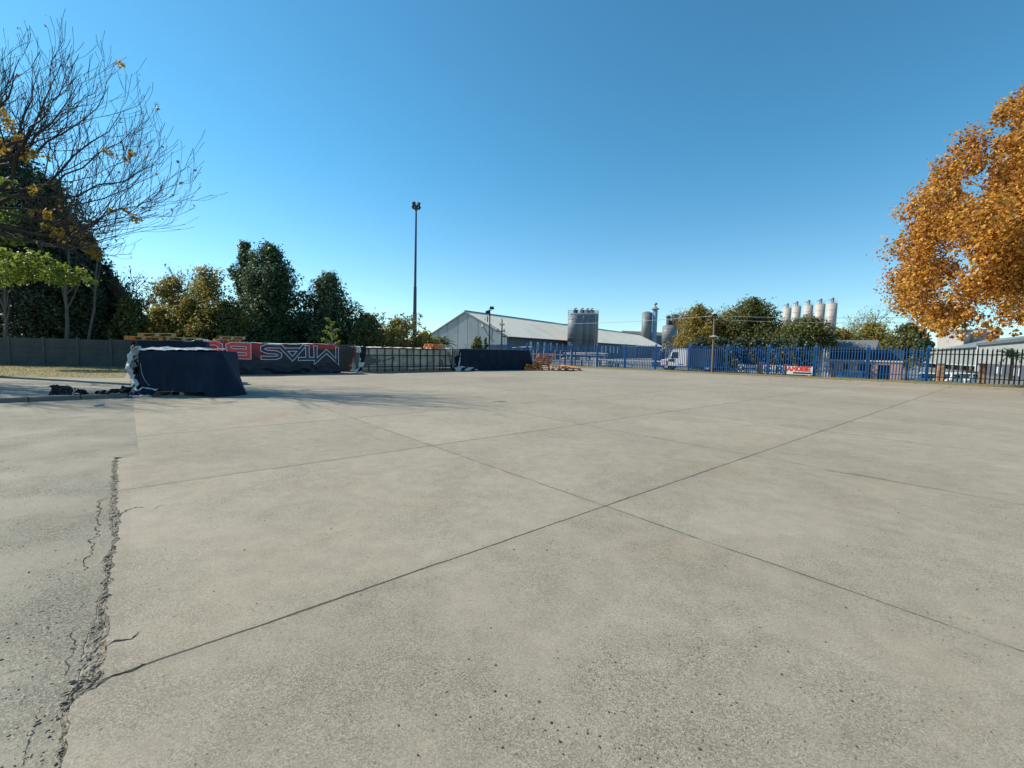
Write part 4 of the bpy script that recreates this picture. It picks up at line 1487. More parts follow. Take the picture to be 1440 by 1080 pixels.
# --- caged stack with the open front
CA, CB = G(499, 524), G(636, 521)
CA, CB = Vector((CA.x, CA.y, 0)), Vector((CB.x, CB.y, 0))
cang = math.atan2(CB.y - CA.y, CB.x - CA.x)
CL = (CB - CA).length
cs = thing('caged_stack', 'long stack of grey slabs behind a dark steel grid, red and white cover pulled open', 'stack', CA, cang)
M_slab = mat('grey_slab', (.50, .42, .33), .9, .35, 2.2, .01, 30, c2=(.64, .55, .45))
M_steel = mat('dark_steel', (.035, .03, .03), .6, .3, 5)
M_brown = mat('brown_base_board', (.28, .20, .12), .9, .35, 3)
rgc = random.Random(6)
m = MB()
NXS = 13
M_slab2 = mat('grey_slab_dark', (.38, .32, .25), .9, .35, 2.2, .01, 30, c2=(.52, .45, .37))
for r_, (z0, z1) in enumerate([(.22, .5), (.5, 1.13), (1.13, 1.55)]):
    for i in range(NXS):
        w_ = (CL - .5) / NXS
        m.box((.45 + w_ * (i + .5), .42 + rgc.uniform(-.03, .03), (z0 + z1) / 2), (w_ - .03, .7, z1 - z0 - .02), rgc.choice([0, 0, 1]), rz=rgc.uniform(-.02, .02))
m.build('slab', [M_slab, M_slab2], cs)['kind'] = 'stuff'
m = MB()
for k in range(14):
    x = .42 + (CL - .45) * k / 13 + rgc.uniform(-.05, .05)
    m.box((x, .0, .82), (.05, .05, 1.58), ry=rgc.uniform(-.012, .012))
for z in (.36, 1.12, 1.585): m.box((CL / 2 + .1, -.028, z), (CL - .3, .028, .06))
m.box((CL - .95, -.06, .42), (.06, .04, .85), ry=-.18)
m.box((CL - .25, -.06, .8), (.06, .04, 1.2), ry=-.22)
m.box((2.35, -.05, .85), (.95, .03, .04), ry=-.28)
m.box((2.72, -.055, .85), (.05, .02, .32))
m.build('steel_grid', M_steel, cs)
m = MB()
for i in range(6): m.box((.5 + CL / 6 * i + .35, .1 + rgc.uniform(-.02, .02), .1), (CL / 6 - .03, .12, .2))
m.build('base_board', M_brown, cs)
crumple('top_sheet', cs, lambda u, v: (-.15 + u * (CL + .15), -.06 + v * 1.15, 1.63 + .03 * math.sin(v * 3)), 60, 8, .05, 2.5, [M_white, M_redsheet, M_black], 7, lambda u, v: (1 if (u < .42 and v > .5) else 0) if v < .85 else 2)
crumple('red_white_flap', cs, lambda u, v: (-.62 + .48 * math.sin(1.4 * v + .25) + u * .75, -.12 + .2 * math.sin(u * 5), .02 + v * 1.62), 22, 34, .13, 2.6, [M_white, M_redsheet, M_black], 9, lambda u, v: 1 if u < .16 + .1 * math.sin(v * 9) else (2 if (.62 < u and .55 < v) or (u > .75 and math.sin(v * 17) > 0) else 0))
m = MB()
m.grid(lambda u, v: (-.05 + 1.75 * u + .05 * math.sin(v * 9), -.12 - .04 * math.sin(u * 6 + v * 3), (.22 + 1.12 * v) * (1 - u) + (.72 + .05 * v) * u + .04 * fbm(u * 5, v * 5, 1, 3)), 22, 14)
m.build('torn_flap', mat('grey_flap', (.10, .10, .105), .7, .35, 3), cs)
cc, cn = math.cos(cang), math.sin(cang)


def onc(x, y, z): return (CA.x + x * cc - y * cn, CA.y + x * cn + y * cc, z)


pallet('lower orange pallet on top of the caged stack', onc(CL - 1.35, .5, 1.665), cang, M_pal, (0, 0), 6)
pallet('upper orange pallet on top of the caged stack', onc(CL - 1.25, .5, 1.81), cang + .06, M_pal, (0, .02), 7)

# --- far navy stack
NA, NB = G(646, 521.2), G(745, 520)
NA, NB = Vector((NA.x, NA.y, 0)), Vector((NB.x, NB.y, 0))
nang = math.atan2(NB.y - NA.y, NB.x - NA.x)
NLn = (NB - NA).length
ns = thing('covered_stack', 'farthest tarped stack, plain navy, between the caged stack and the leaning orange pallets', 'stack', NA, nang)
tarp_stack(ns, NLn, 1.3, 1.64, M_navy, 15.0, lambda x, y: .10 + .35 * max(0, 1 - math.hypot(x, y) / 1.0) + .30 * max(0, 1 - math.hypot(x - NLn, y) / .8), None, .05)
crumple('ragged_hem', ns, lambda u, v: (-.65 + u * 1.9, -.45 - .2 * v, .05 + .42 * (1 - v) * (1 - u * .6)), 24, 8, .12, 3, [M_silver, M_navy], 3, lambda u, v: 1 if math.sin(u * 14 + v * 5) > .2 else 0)
crumple('pale_fold', ns, lambda u, v: (-.32 + .10 * u + .42 * v, -.42 + .42 * v + .02 * u, .25 + v * 1.25), 4, 20, .05, 3, [M_silver], 11)

# --- leaning pile of orange pallets
M_pal3 = mat('bright_orange_pallet', (.80, .24, .05), .75, .3, 6, .004, 60, c2=(.92, .46, .16))
PA = Vector((2.55, 37.2, 0))
rgp = random.Random(21)
ords = ['bottom', 'second', 'third', 'fourth', 'fifth', 'sixth', 'seventh', 'eighth', 'ninth']
z = 0
GP = 'orange pallets of the pile right of the farthest navy stack'
for i in range(9):
    ang = nang + .85 + rgp.uniform(-.12, .12)
    tl = (rgp.uniform(-.02, .02), rgp.uniform(-.03, .03))
    if i == 2: tl = (.02, -.04)
    pallet(f'{ords[i]} pallet from the ground in the tall leaning pile of orange pallets' if i else 'bottom pallet lying on the concrete under the tall leaning pile of orange pallets', (PA.x + rgp.uniform(-.07, .07) + (.03 * i if i > 3 else -.05), PA.y + rgp.uniform(-.06, .06), z + .01 + (.03 if i == 2 else 0)), ang, M_pal3, tl, 30 + i, GP, 1.5, 1.35)
    z += .15 + (.02 if i in (2, 3) else .004)
for i, (dx, dy, tz, lab, tl) in enumerate([(-.95, -.15, .0, 'orange pallet on the ground leaning against the left foot of the tall pile', (.05, -.55)), (-.75, -.55, .16, 'orange pallet lying crooked in front of the tall pile', (.2, .12)), (1.5, .3, .0, 'lower pallet of the low heap right of the tall pile', (0, .03)), (1.75, .35, .16, 'upper pallet of the low heap right of the tall pile', (.03, .06)), (2.75, .75, .0, 'outermost orange pallet of the low heap on the right', (.0, .08)), (2.45, .7, .16, 'broken orange pallet lying over the right end of the low heap', (.10, -.10))]):
    pallet(lab, (PA.x + dx, PA.y + dy, tz + .02 + (.25 if i == 0 else 0)), nang + .8 + rgp.uniform(-.5, .5), M_pal3, tl, 50 + i, GP, 1.4, 1.3)
# ------------------------------------------------------------------ palisade fences
def paint(name, c, rough=.4, var=.2):
    return mat(name, c, rough, var, 3, .002, 40)


M_blue = mat('blue_palisade_paint', (.018, .080, .22), .55, .2, 3, spec=.2)
M_bpost = mat('blue_post_paint', (.02, .145, .40), .5, .2, 3, spec=.3)
M_blk = paint('black_palisade_paint', (.018, .022, .024))
M_brick = None


def brick_mat(name, c, c2, mortar, sc_):
    t = NT(name)
    v = t.coord()
    b = t.n('TexBrick', {'Vector': t.mapping(v, rot=(math.pi / 2, 0, 0)), 'Color1': c, 'Color2': c2, 'Mortar': mortar, 'Scale': sc_, 'Mortar Size': .018, 'Brick Width': .5, 'Row Height': .2})
    f = t.noise(v, 2, 5, .6)
    cc_ = t.mix(t.m('MULTIPLY', t.sstep(f, .4, .7), .5), b.outputs[0], c2)
    return t.finish(cc_, .9, 0, t.bump(b.outputs['Fac'], .004, -.6), .2)


M_brick = brick_mat('red_brown_brick', (.40, .21, .15), (.50, .30, .225), (.42, .37, .31), 2.2)

X0, DXP = 28.9 - 13 * 3.25 * .7601, 3.25 * .760
fp = FENCE(X0)
fang = math.atan2(FD.y, FD.x)
bf = thing('palisade_fence', 'blue steel palisade fence with pointed pales running along the far side of the yard', 'fence', fp, fang)
NB_ = 13


def pales(n, span, wd, h, z0=.06, seed=0, th=.012):
    m = MB()
    rg = random.Random(seed)
    for i in range(n):
        x = span * (i + .5) / n
        hh = h + rg.uniform(-.015, .015)
        a = rg.uniform(-.012, .012)
        # W-section pale with a pointed head
        pr = [(-wd / 2, .012), (-wd / 6, -.012), (wd / 6, -.012), (wd / 2, .012)]
        sl = [(z0, 1.0), (hh - .13, 1.0), (hh, .08)]
        vs = []
        for z, s in sl:
            for px, py in pr: vs.append((x + px * s + a * (z - 1), py - .03, z))
            for px, py in pr[::-1]: vs.append((x + px * s + a * (z - 1), py - .03 + .006, z))
        fs = []
        for k in range(2):
            for q in range(8): fs.append((k * 8 + q, k * 8 + (q + 1) % 8, (k + 1) * 8 + (q + 1) % 8, (k + 1) * 8 + q))
        fs.append(tuple(range(16, 24)))
        m.add(vs, fs)
    return m


SP = 3.25
pm = pales(19, SP, .066, 2.42)
rl = MB()
rl.box((SP / 2, .005, .42), (SP - .14, .045, .05))
ru = MB().box((SP / 2, .005, 2.02), (SP - .14, .045, .05))
pp, rr_, rru, po = pm.build('pales', M_blue, bf), rl.build('rail', M_blue, bf), ru.build('rail', M_blue, bf), None
m = MB()
m.box((0, .03, 1.18), (.15, .012, 2.6))
m.box((0, .09, 1.18), (.012, .108, 2.6))
m.box((0, .15, 1.18), (.15, .012, 2.6))
po = m.build('post', M_bpost, bf)
for i in range(NB_ + 1):
    if i:
        q = po.copy(); col.objects.link(q); q.parent = bf; q.location.x = i * SP
        q.location.z = R_.uniform(-.03, .05)
        if i < NB_:
            for s_ in (pp, rr_, rru):
                q = s_.copy(); col.objects.link(q); q.parent = bf; q.location.x = i * SP
                q.location.z = R_.uniform(-.02, .02)
kf = thing('palisade_fence', 'black steel palisade fence with wide pointed pales continuing right of the blue fence', 'fence', fp + FD * (NB_ * SP + .12), fang)
SP2 = 3.2
pm = pales(15, SP2, .08, 2.36, seed=5)
pp = pm.build('pales', M_blk, kf)
rl = MB()
rl.box((SP2 / 2, .005, .35), (SP2, .045, .06))
rr_ = rl.build('rail', M_blk, kf)
rru = MB().box((SP2 / 2, .005, 1.93), (SP2, .045, .06)).build('rail', M_blk, kf)
for i in range(1, 9):
    for s_ in (pp, rr_, rru):
        q = s_.copy(); col.objects.link(q); q.parent = kf; q.location.x = i * SP2


def brick_pillar(p, h, wd, label, m_=None, rz=None):
    t = thing('brick_pillar', label, 'pillar', p, fang if rz is None else rz)
    MB().box((0, 0, h / 2 - .05), (wd, wd, h + .1), ch=.01).build('shaft', m_ or M_brick, t)
    MB().box((0, 0, h + .04), (wd + .08, wd + .08, .075), top=.75).build('cap', M_kerb, t)
    return t


M_brick2 = brick_mat('orange_brick', (.46, .235, .125), (.54, .30, .17), (.42, .36, .28), 2.2)
p = FENCE(30.95) - FN * .35
brick_pillar((p.x, p.y, 0), 1.25, .34, 'orange brick gate pillar standing behind the black fence', M_brick2)
p = FENCE(29.6) - FN * 3.8
brick_pillar((p.x, p.y, 0), 1.2, .38, 'brick pillar with a dark round cap farther behind the black fence', M_brick2)
p = FENCE(21.05) - FN * .45
brick_pillar((p.x, p.y, 0), 1.0, .34, 'brown gate pillar beside the second sign behind the blue fence')

# ------------------------------------------------------------------ signs low behind the fence
M_sw = mat('sign_white', (.72, .72, .70), .5, .1, 2)
M_sblue = mat('sign_blue', (.02, .055, .16), .5, .15, 2)
M_sred = mat('sign_red', (.62, .045, .03), .5, .15, 2)
M_sdk = mat('sign_dark', (.03, .03, .045), .5, .2, 2)


def sign(X, label, w_, h_, z0, build, off=-.07):
    p = FENCE(X) + FN * off
    t = thing('sign_board', label, 'sign', (p.x, p.y, 0), fang)
    m = MB()
    m.box((-w_ / 2 + .06, .03, (z0 + h_) / 2), (.05, .05, z0 + h_))
    m.box((w_ / 2 - .06, .03, (z0 + h_) / 2), (.05, .05, z0 + h_))
    m.build('stake', M_steel, t)
    MB().box((0, 0, z0 + h_ / 2), (w_, .025, h_)).build('board', M_sw, t)
    build(t, w_, h_, z0)
    return t


def letters(t, word, x0, z0, cw, ch, m_, sw, gap=.25, y=-.0145):
    x = x0
    for c in word:
        mb = MB()
        for qi, (stk, _) in enumerate(GL[c]):
            ribbon(mb, [(x + a * cw, z0 + b * ch) for a, b in stk], (sw, sw * .6 if stk[0] != stk[-1] else 0), .001 * (qi + 1), lambda a, b, off: (a, y - off, b))
        mb.build('letter', m_, t)
        x += cw * (1 + gap)


def s1_(t, w_, h_, z0):
    m = MB()
    n = 28
    ring = [(-w_ * .33 + .2 * math.cos(6.2832 * i / n), z0 + h_ / 2 + .2 * math.sin(6.2832 * i / n)) for i in range(n)]
    ribbon(m, ring, (.055, 0), .002, lambda a, b, off: (a, -.0145 - off, b), closed=True)
    m.box((w_ * .12, -.018, z0 + h_ * .47), (w_ * .48, .006, .09))
    m.box((w_ * .12, -.018, z0 + h_ * .22), (w_ * .44, .006, .05))
    m.build('emblem', M_sblue, t)
    MB().box((0, 0, z0 + h_ + .06), (w_, .03, .1)).build('header', M_sdk, t)


def s2_(t, w_, h_, z0):
    letters(t, 'S', -.2, z0 + .08, .4, h_ - .16, M_sdk, .055)
    MB().box((0, 0, z0 + h_ + .05), (w_, .03, .08)).build('header', M_sred, t)


def s3_(t, w_, h_, z0):
    letters(t, 'R', -.2, z0 + .08, .4, h_ - .16, M_sdk, .055)
    MB().box((0, 0, z0 + h_ + .05), (w_, .03, .08)).build('header', M_sdk, t)


def s4_(t, w_, h_, z0):
    letters(t, 'AMOBE', -w_ / 2 + .03, z0 + .28, .27, h_ - .30, M_sred, .058, .22)
    MB().box((.2, -.0165, z0 + .13), (w_ * .72, .006, .13)).build('line', M_sdk, t)


def xat(px):
    r = ray(px, 500)
    k = r.x / r.y
    return k * 55.2 / (1 + .855 * k)


sign(xat(1052), 'white sign with a dark blue ring emblem low behind the blue fence', 1.62, .62, .16, s1_, -.06)
sign(xat(1081), 'white sign with one dark S right of the fence post', .72, .68, .12, s2_)
sign(xat(1097), 'white sign with one dark R beside the pink-red drum', .72, .68, .12, s3_)
sign(xat(1126), 'low sign with bright red capital letters on the blue fence', 1.75, .66, .12, s4_, .09)
p = FENCE(xat(1107)) - FN * .45
t = thing('steel_drum', 'pink-red steel drum standing behind the blue fence between two signs', 'drum', (p.x, p.y, -.04))
MB().lathe([(.0, 0), (.27, 0), (.28, .02), (.27, .04), (.27, .33), (.285, .35), (.27, .37), (.27, .62), (.285, .64), (.27, .66), (.27, .93), (.28, .95), (.265, .95), (.26, .93), (0, .93)], n=20).build('body', mat('faded_red', (.48, .17, .14), .6, .3, 3), t, smooth=True)

# ------------------------------------------------------------------ truck behind the fence
M_tw = mat('truck_white', (.78, .78, .76), .35, .06, 1.5)
M_glass = mat('dark_glass', (.02, .035, .045), .08, .2, 2, spec=.8)
M_tyre = mat('tyre', (.02, .02, .02), .9, .2, 5)
M_tblue = mat('container_blue', (.02, .055, .13), .5, .2, 1.2)
p = FENCE(xat(960)) - FN * 1.3
tk = thing('truck', 'white bonneted truck cab with a blue box body parked behind the blue fence', 'truck', (p.x, p.y, -.03), fang)
# local x: to the right (rear), y away from the yard; cab spans x -2.65..0
prof = [(-2.62, .42), (-2.62, .95), (-2.5, 1.04), (-1.85, 1.12), (-1.78, 1.2), (-1.52, 1.96), (-1.38, 2.1), (-.06, 2.14), (0, 2.08), (0, .42)]
m = MB()
m.prism([(x, 0, z) for x, z in prof], (0, 1.85, 0))
o = m.build('cab', M_tw, tk)
bv = o.modifiers.new('bevel', 'BEVEL'); bv.width = .05; bv.segments = 3; bv.limit_method = 'ANGLE'
fix_normals(o)
d = MB().prism([(-1.62, -.006, 1.2), (-1.42, -.006, 1.80), (-.88, -.006, 1.80), (-.88, -.006, 1.2)], (0, .02, 0)).build('door_window', M_glass, tk)
MB().prism([(-1.83, .12, 1.2), (-1.57, .12, 1.9), (-1.57, 1.73, 1.9), (-1.83, 1.73, 1.2)], (-.025, 0, .012)).build('windscreen', M_glass, tk)
MB().box((-1.72, -.16, 1.35), (.09, .16, .30), ch=.02).build('mirror', M_tw, tk)
MB().box((-1.55, -.012, .98), (.5, .02, .22)).build('step_panel', M_sdk, tk)
MB().box((-.62, -.008, .62), (.5, .02, .05)).build('lettering', M_sdk, tk)
MB().box((-2.16, -.01, .72), (.55, .018, .4)).build('notice', M_redsheet, tk)
MB().box((-2.22, -.014, .70), (.30, .018, .3)).build('notice_panel', M_sw, tk)
MB().box((.06, .92, 1.24), (.10, 1.9, 1.75)).build('red_edge', M_redsheet, tk)
b_ = MB()
b_.box((1.4, .95, 1.3), (2.5, 1.95, 1.66))
for i in range(12): b_.box((.3 + i * .19, -.035, 1.3), (.07, .02, 1.55))
b_.build('box_body', M_tblue, tk)
MB().box((0, .95, .42), (4.8, .7, .16)).build('chassis', M_steel, tk)
for x, y in ((-2.05, .14), (-2.05, 1.72), (1.9, .14), (1.9, 1.72)):
    w_ = MB()
    w_.M = Matrix.Translation((x, y, .42)) @ Matrix.Rotation(math.pi / 2, 4, 'X')
    w_.lathe([(.0, -.11), (.30, -.11), (.40, -.09), (.42, -.04), (.42, .04), (.40, .09), (.30, .11), (0, .11)], n=20)
    wo = w_.build('wheel', M_tyre, tk, smooth=False)
    h_ = MB()
    h_.M = Matrix.Translation((x, y, .42)) @ Matrix.Rotation(math.pi / 2, 4, 'X')
    h_.lathe([(0, -.118), (.2, -.118), (.22, -.112), (.22, .112), (.2, .118), (0, .118)], n=16)
    h_.build('rim', M_silver, wo)


# ------------------------------------------------------------------ poles and wires
def lamp_pole():
    Y = 38.7
    b = at(1001.5, 522, Y)
    tp = at(1005, 441, Y)
    t = thing('lamp_pole', 'grey wooden pole with a small conical lamp shade standing in front of the blue fence', 'pole', (b.x, b.y, 0))
    dx, H = tp.x - b.x, tp.z
    MB().tube([(0, 0, -.2), (dx * .5, 0, H * .5), (dx, 0, H)], [.09, .078, .06], 10).build('shaft', mat('weathered_pole', (.20, .155, .12), .9, .3, 4), t)
    z = at(1003, 473, Y).z
    MB().lathe([(.05, .16), (.12, .14), (.42, 0), (.40, -.01), (.1, .1)], (dx * z / H, -.02, z - .05), 18).build('lamp_shade', mat('lamp_shade_grey', (.32, .29, .24), .6, .2, 3), t)
    m = MB()
    m.box((dx * .95, -.08, H - .35), (.5, .07, .09))
    m.box((dx * .97, -.1, H - .12), (.3, .06, .22))
    m.build('bracket', M_steel, t)
    m = MB()
    for s in (-.2, 0, .2): m.tube([(dx * .95 + s, -.08, H - .3), (dx * .95 + s, -.08, H - .16)], .035, 6)
    m.build('insulator', M_steel, t)
    return Vector((b.x + dx * .95, b.y - .08, H - .2))


LP_ = lamp_pole()
# two-headed floodlight pole beyond the stacks
b = at(688, 492, 58)
fpz = at(688.5, 434, 58).z
t = thing('floodlight_pole', 'slim grey pole with two floodlights in front of the corrugated gable', 'pole', (b.x, 58, 0))
MB().tube([(0, 0, -.1), (0, 0, fpz - .2)], [.11, .075], 8).build('shaft', M_steel, t)
for s, z, r in ((-.28, fpz - .45, .1), (.25, fpz + .1, -.1)):
    fo = MB()
    fo.box((s, 0, z), (.62, .36, .32), top=.8, rx=.35)
    fo.box((s, .1, z), (.3, .3, .2))
    fo.build('floodlight', mat('lamp_body_dark', (.02, .025, .035), .4, .2, 4) if s < 0 else bpy.data.materials['lamp_body_dark'], t)
MB().box((0, 0, fpz - .2), (.5, .1, .08)).build('bracket', M_steel, t)
# electric pole with transformer gear
Y = 62
b = at(705, 492, Y)
ez = at(705.3, 450, Y).z
t = thing('electric_pole', 'dark electricity pole with stubby crossarms beside the corner of the corrugated warehouse', 'pole', (b.x, Y, 0))
MB().tube([(0, 0, -.1), (.04, 0, ez)], [.13, .08], 8).build('shaft', M_bark_dark, t)
m = MB()
m.box((-.1, -.1, ez - 1.55), (1.2, .12, .14))
m.box((.05, -.1, ez - .7), (.75, .1, .1))
m.box((.3, -.1, ez - 2.3), (.7, .1, .12))
m.build('crossarm', M_steel, t)
m = MB()
for s, dz in ((-.6, -1.4), (-.4, -1.4), (.35, -1.4), (-.25, -.58), (.3, -.58), (0, .1)): m.tube([(s, -.1, ez + dz - .08), (s, -.1, ez + dz + .18)], .06, 6)
m.build('insulator', M_bark_dark, t)
EP = Vector((b.x, Y - .1, ez - .45))
M_wire = mat('pale_wire', (.32, .34, .36), .5, .1, 2)


def wire(a, b_, sag, r, label):
    pts = [a.lerp(b_, i / 24) - Vector((0, 0, sag * 4 * (i / 24) * (1 - i / 24))) for i in range(25)]
    o = MB().tube(pts, r, 5).build('overhead_wire', M_wire)
    return tag(o, label, 'wire')


wire(EP, LP_, .35, .018, 'thin overhead wire slung from the dark electricity pole to the wooden lamp pole')
wire(LP_, at(1440, 470, 30) + Vector((18, -8, 3)), .9, .016, 'upper thin overhead wire running right from the wooden lamp pole through the trees')
wire(LP_ - Vector((0, 0, .32)), at(1440, 476, 30) + Vector((18, -8, 3)), 1.0, .014, 'lower thin overhead wire running right from the wooden lamp pole')

# tall floodlight mast
Y = 84
b, tp = at(582.5, 490, Y), at(585.3, 290, Y)
t = thing('light_mast', 'very tall slim floodlight mast rising above the trees into the blue sky', 'mast', (b.x, Y, 0))
M_mast = mat('mast_steel', (.05, .065, .10), .55, .2, 2)
H = tp.z
dx = tp.x - b.x
m = MB()
hs = [0, .3, .3, .47, .47, 1.0]
rs = [.46, .40, .34, .30, .25, .16]
m.tube([(dx * h, 0, H * h + .002 * i - (.2 if i == 0 else 0)) for i, h in enumerate(hs)], rs, 12)
m.build('shaft', M_mast, t)
MB().lathe([(.2, -.7), (.55, -.5), (.55, -.35), (.2, -.2)], (dx, 0, H), 14).build('head_ring', M_mast, t)
for i in range(8):
    a = i * math.pi / 4 + .3
    fo = MB()
    fo.box((dx + .62 * math.cos(a), .62 * math.sin(a), H - .25 + .62 * (i % 2)), (.55, .4, .52), rz=a + math.pi / 2, rx=.5, top=.8)
    fo.tube([(dx, 0, H - .5), (dx + .6 * math.cos(a), .6 * math.sin(a), H - .3 + .62 * (i % 2))], .05, 5)
    fo.build('floodlight', bpy.data.materials['lamp_body_dark'], t)
# ------------------------------------------------------------------ corrugated warehouse
def sheet_mat(name, c, c2, dirt, scale=.25):
    t = NT(name)
    v = t.coord()
    f = t.noise(t.mapping(v, scale=(1, 1, .12)), scale * 4, 5, .65)
    g = t.noise(v, scale, 5, .6)
    k = t.ramp(f, [(.3, c), (.7, c2)])
    k = t.mix(t.sstep(g, .45, .75, 0, .5), k, dirt)
    return t.finish(k, .55, 0, None, .35)


M_gable = sheet_mat('gable_sheeting', (.40, .42, .42), (.50, .52, .52), (.34, .35, .33))
M_roof = sheet_mat('roof_sheeting', (.80, .70, .56), (.86, .76, .62), (.58, .49, .38), .16)
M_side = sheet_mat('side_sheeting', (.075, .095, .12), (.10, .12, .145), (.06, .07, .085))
M_rust = sheet_mat('rusty_roof', (.25, .185, .145), (.32, .25, .20), (.20, .14, .10))
M_trim = mat('trim_grey', (.22, .23, .24), .6, .15, 2)
M_lgt = mat('translucent_sheet', (.55, .58, .58), .4, .1, 3)

UX = Vector((.545, .839, 0)).normalized()       # along the ridge
VX = Vector((-UX.y, UX.x, 0))                    # across the gable, to the left
C0 = Vector((-1.1, 85, 0))
WG, EA, RD, LG = 20.6, 4.55, 9.45, 116.0
wang = math.atan2(UX.y, UX.x)
wh = thing('warehouse', 'long pale corrugated iron warehouse with a low gable and dark side wall', 'warehouse', C0, wang)
# local x along the ridge, y across to the left
m = MB()


def gz(y): return EA + (RD - EA) * (1 - abs(2 * y / WG - 1))


nr = 84
for i in range(nr):
    y0, y1 = WG * i / nr, WG * (i + 1) / nr
    ym = (y0 + y1) / 2
    for a, b_, xa, xb in ((y0, y0 + (y1 - y0) * .5, 0, 0), (y0 + (y1 - y0) * .5, y0 + (y1 - y0) * .62, 0, -.045), (y0 + (y1 - y0) * .62, y0 + (y1 - y0) * .88, -.045, -.045), (y0 + (y1 - y0) * .88, y1, -.045, 0)):
        m.add([(xa, a, -.1), (xb, b_, -.1), (xb, b_, gz(b_) - .05), (xa, a, gz(a) - .05)], [(0, 3, 2, 1)])
m.build('gable_wall', M_gable, wh)
m = MB()
for y in (3.6, 7.1, 9.9, 12.4, 15.2, 17.8): m.box((-.06, y, gz(y) / 2 - .1), (.03, .11, gz(y) - .2))
m.build('cladding_seam', M_trim, wh)
m = MB()
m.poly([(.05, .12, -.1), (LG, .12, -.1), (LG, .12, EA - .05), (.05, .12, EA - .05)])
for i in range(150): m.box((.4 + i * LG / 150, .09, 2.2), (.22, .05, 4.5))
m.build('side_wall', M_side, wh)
m = MB()
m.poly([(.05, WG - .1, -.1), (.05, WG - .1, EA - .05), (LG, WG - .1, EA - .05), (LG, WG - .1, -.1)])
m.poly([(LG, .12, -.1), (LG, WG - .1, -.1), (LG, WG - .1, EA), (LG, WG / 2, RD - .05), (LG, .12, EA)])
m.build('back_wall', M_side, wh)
m = MB()
th = .1
for s in (0, 1):
    ys = (-.55, WG / 2) if s == 0 else (WG + .55, WG / 2)
    z0 = EA - .55 * (RD - EA) / (WG / 2)
    nx = 120
    # ribs running down the slope
    for i in range(nx):
        a, b_ = -.35 + (LG + .7) * i / nx, -.35 + (LG + .7) * (i + 1) / nx
        q = [(a, 0), (a + (b_ - a) * .7, 0), (a + (b_ - a) * .8, .05), (b_ - (b_ - a) * .1, .05), (b_, 0)]
        for (xa, za_), (xb, zb_) in zip(q, q[1:]):
            vv = [(xa, ys[0], z0 + za_), (xb, ys[0], z0 + zb_), (xb, ys[1], RD + zb_), (xa, ys[1], RD + za_)]
            m.add(vv, [(0, 1, 2, 3)])
m.build('roof', M_roof, wh)
m = MB()
m.tube([(-.4, WG / 2, RD + .06), (LG + .4, WG / 2, RD + .06)], .16, 8)
m.build('ridge_cap', M_trim, wh)
m = MB()
m.box((LG / 2, -.6, EA - .38), (LG + .8, .16, .2))
m.build('gutter', M_steel, wh)
m = MB()
for s in (0, 1):
    y0 = -.55 if s == 0 else WG + .55
    z0 = EA - .55 * (RD - EA) / (WG / 2) - .06
    m.add([(-.4, y0, z0 - .16), (-.4, WG / 2, RD - .2), (-.4, WG / 2, RD + .02), (-.4, y0, z0 + .06), (-.3, y0, z0 - .16), (-.3, WG / 2, RD - .2), (-.3, WG / 2, RD + .02), (-.3, y0, z0 + .06)], [(0, 1, 2, 3), (7, 6, 5, 4), (0, 4, 5, 1), (3, 2, 6, 7)])
m.build('barge_board', M_trim, wh)
MB().box((-.08, 15.3, 3.0), (.06, .75, 1.7)).build('window', M_glass, wh)
wd = MB().box((-.08, 6.0, 6.5), (.06, .75, .75)).build('vent_window', M_trim, wh)
MB().box((-.12, 6.0, 6.5), (.04, .5, .5)).build('pane', M_lgt, wd)
m = MB()
m.box((-.1, 3.9, 5.6), (.05, .55, 2.3))
m.build('louvre', M_trim, wh)
m = MB()
m.tube([(-.1, 5.5, 6.0), (-.25, 4.5, 4.6), (-.25, 3.0, 3.2)], .05, 5)
m.tube([(-.1, 4.7, RD - 2.3), (-.1, 4.7, RD - 1.1)], .12, 6)
m.tube([(-.1, 5.3, RD - 2.0), (-.1, 5.3, RD - 1.5)], .07, 6)
m.build('pipe', M_steel, wh)
m = MB()
m.box((-1.2, 4.5, 2.65), (2.6, 8.5, .12))
for y in (.6, 3.2, 5.8, 8.4): m.tube([(-2.3, y, -.1), (-2.3, y, 2.6)], .06, 6)
m.build('lean_to_roof', M_trim, wh)
# ladder cage at the near corner
m = MB()
for y in (.35, .85): m.tube([(-.5, y, 1.8), (-.5, y, EA + .9)], .035, 5)
for k in range(12): m.tube([(-.5, .35, 1.9 + k * .3), (-.5, .85, 1.9 + k * .3)], .02, 4)
for k in range(4): m.tube([(-.5, .3, 2.6 + k * .7), (-.95, .6, 2.6 + k * .7), (-.5, .9, 2.6 + k * .7)], .025, 4)
m.box((-.6, 1.4, 2.0), (.9, 2.6, .08))
m.build('ladder', M_trim, wh)
# translucent strips and a big sliding door low on the side wall
for i in range(6): MB().box((46 + i * 3.2, .03, 2.45), (1.15, .05, 2.0)).build('light_strip', M_lgt, wh)
for i in range(9): MB().box((9 + i * 3.0, .03, 2.6), (.9, .05, 1.9)).build('light_strip', M_lgt, wh)
d_ = MB().box((73.5, -.02, 1.75), (15, .1, 3.6)).build('sliding_door', mat('door_grey', (.11, .135, .155), .6, .15, .6), wh)
m = MB()
m.box((73.5, -.12, 3.75), (16, .14, .22))
m.tube([(83.5, -.1, 0), (83.5, -.1, 3.2), (82.5, -.1, 3.5)], .16, 6)
m.build('door_track', M_lgt, d_)

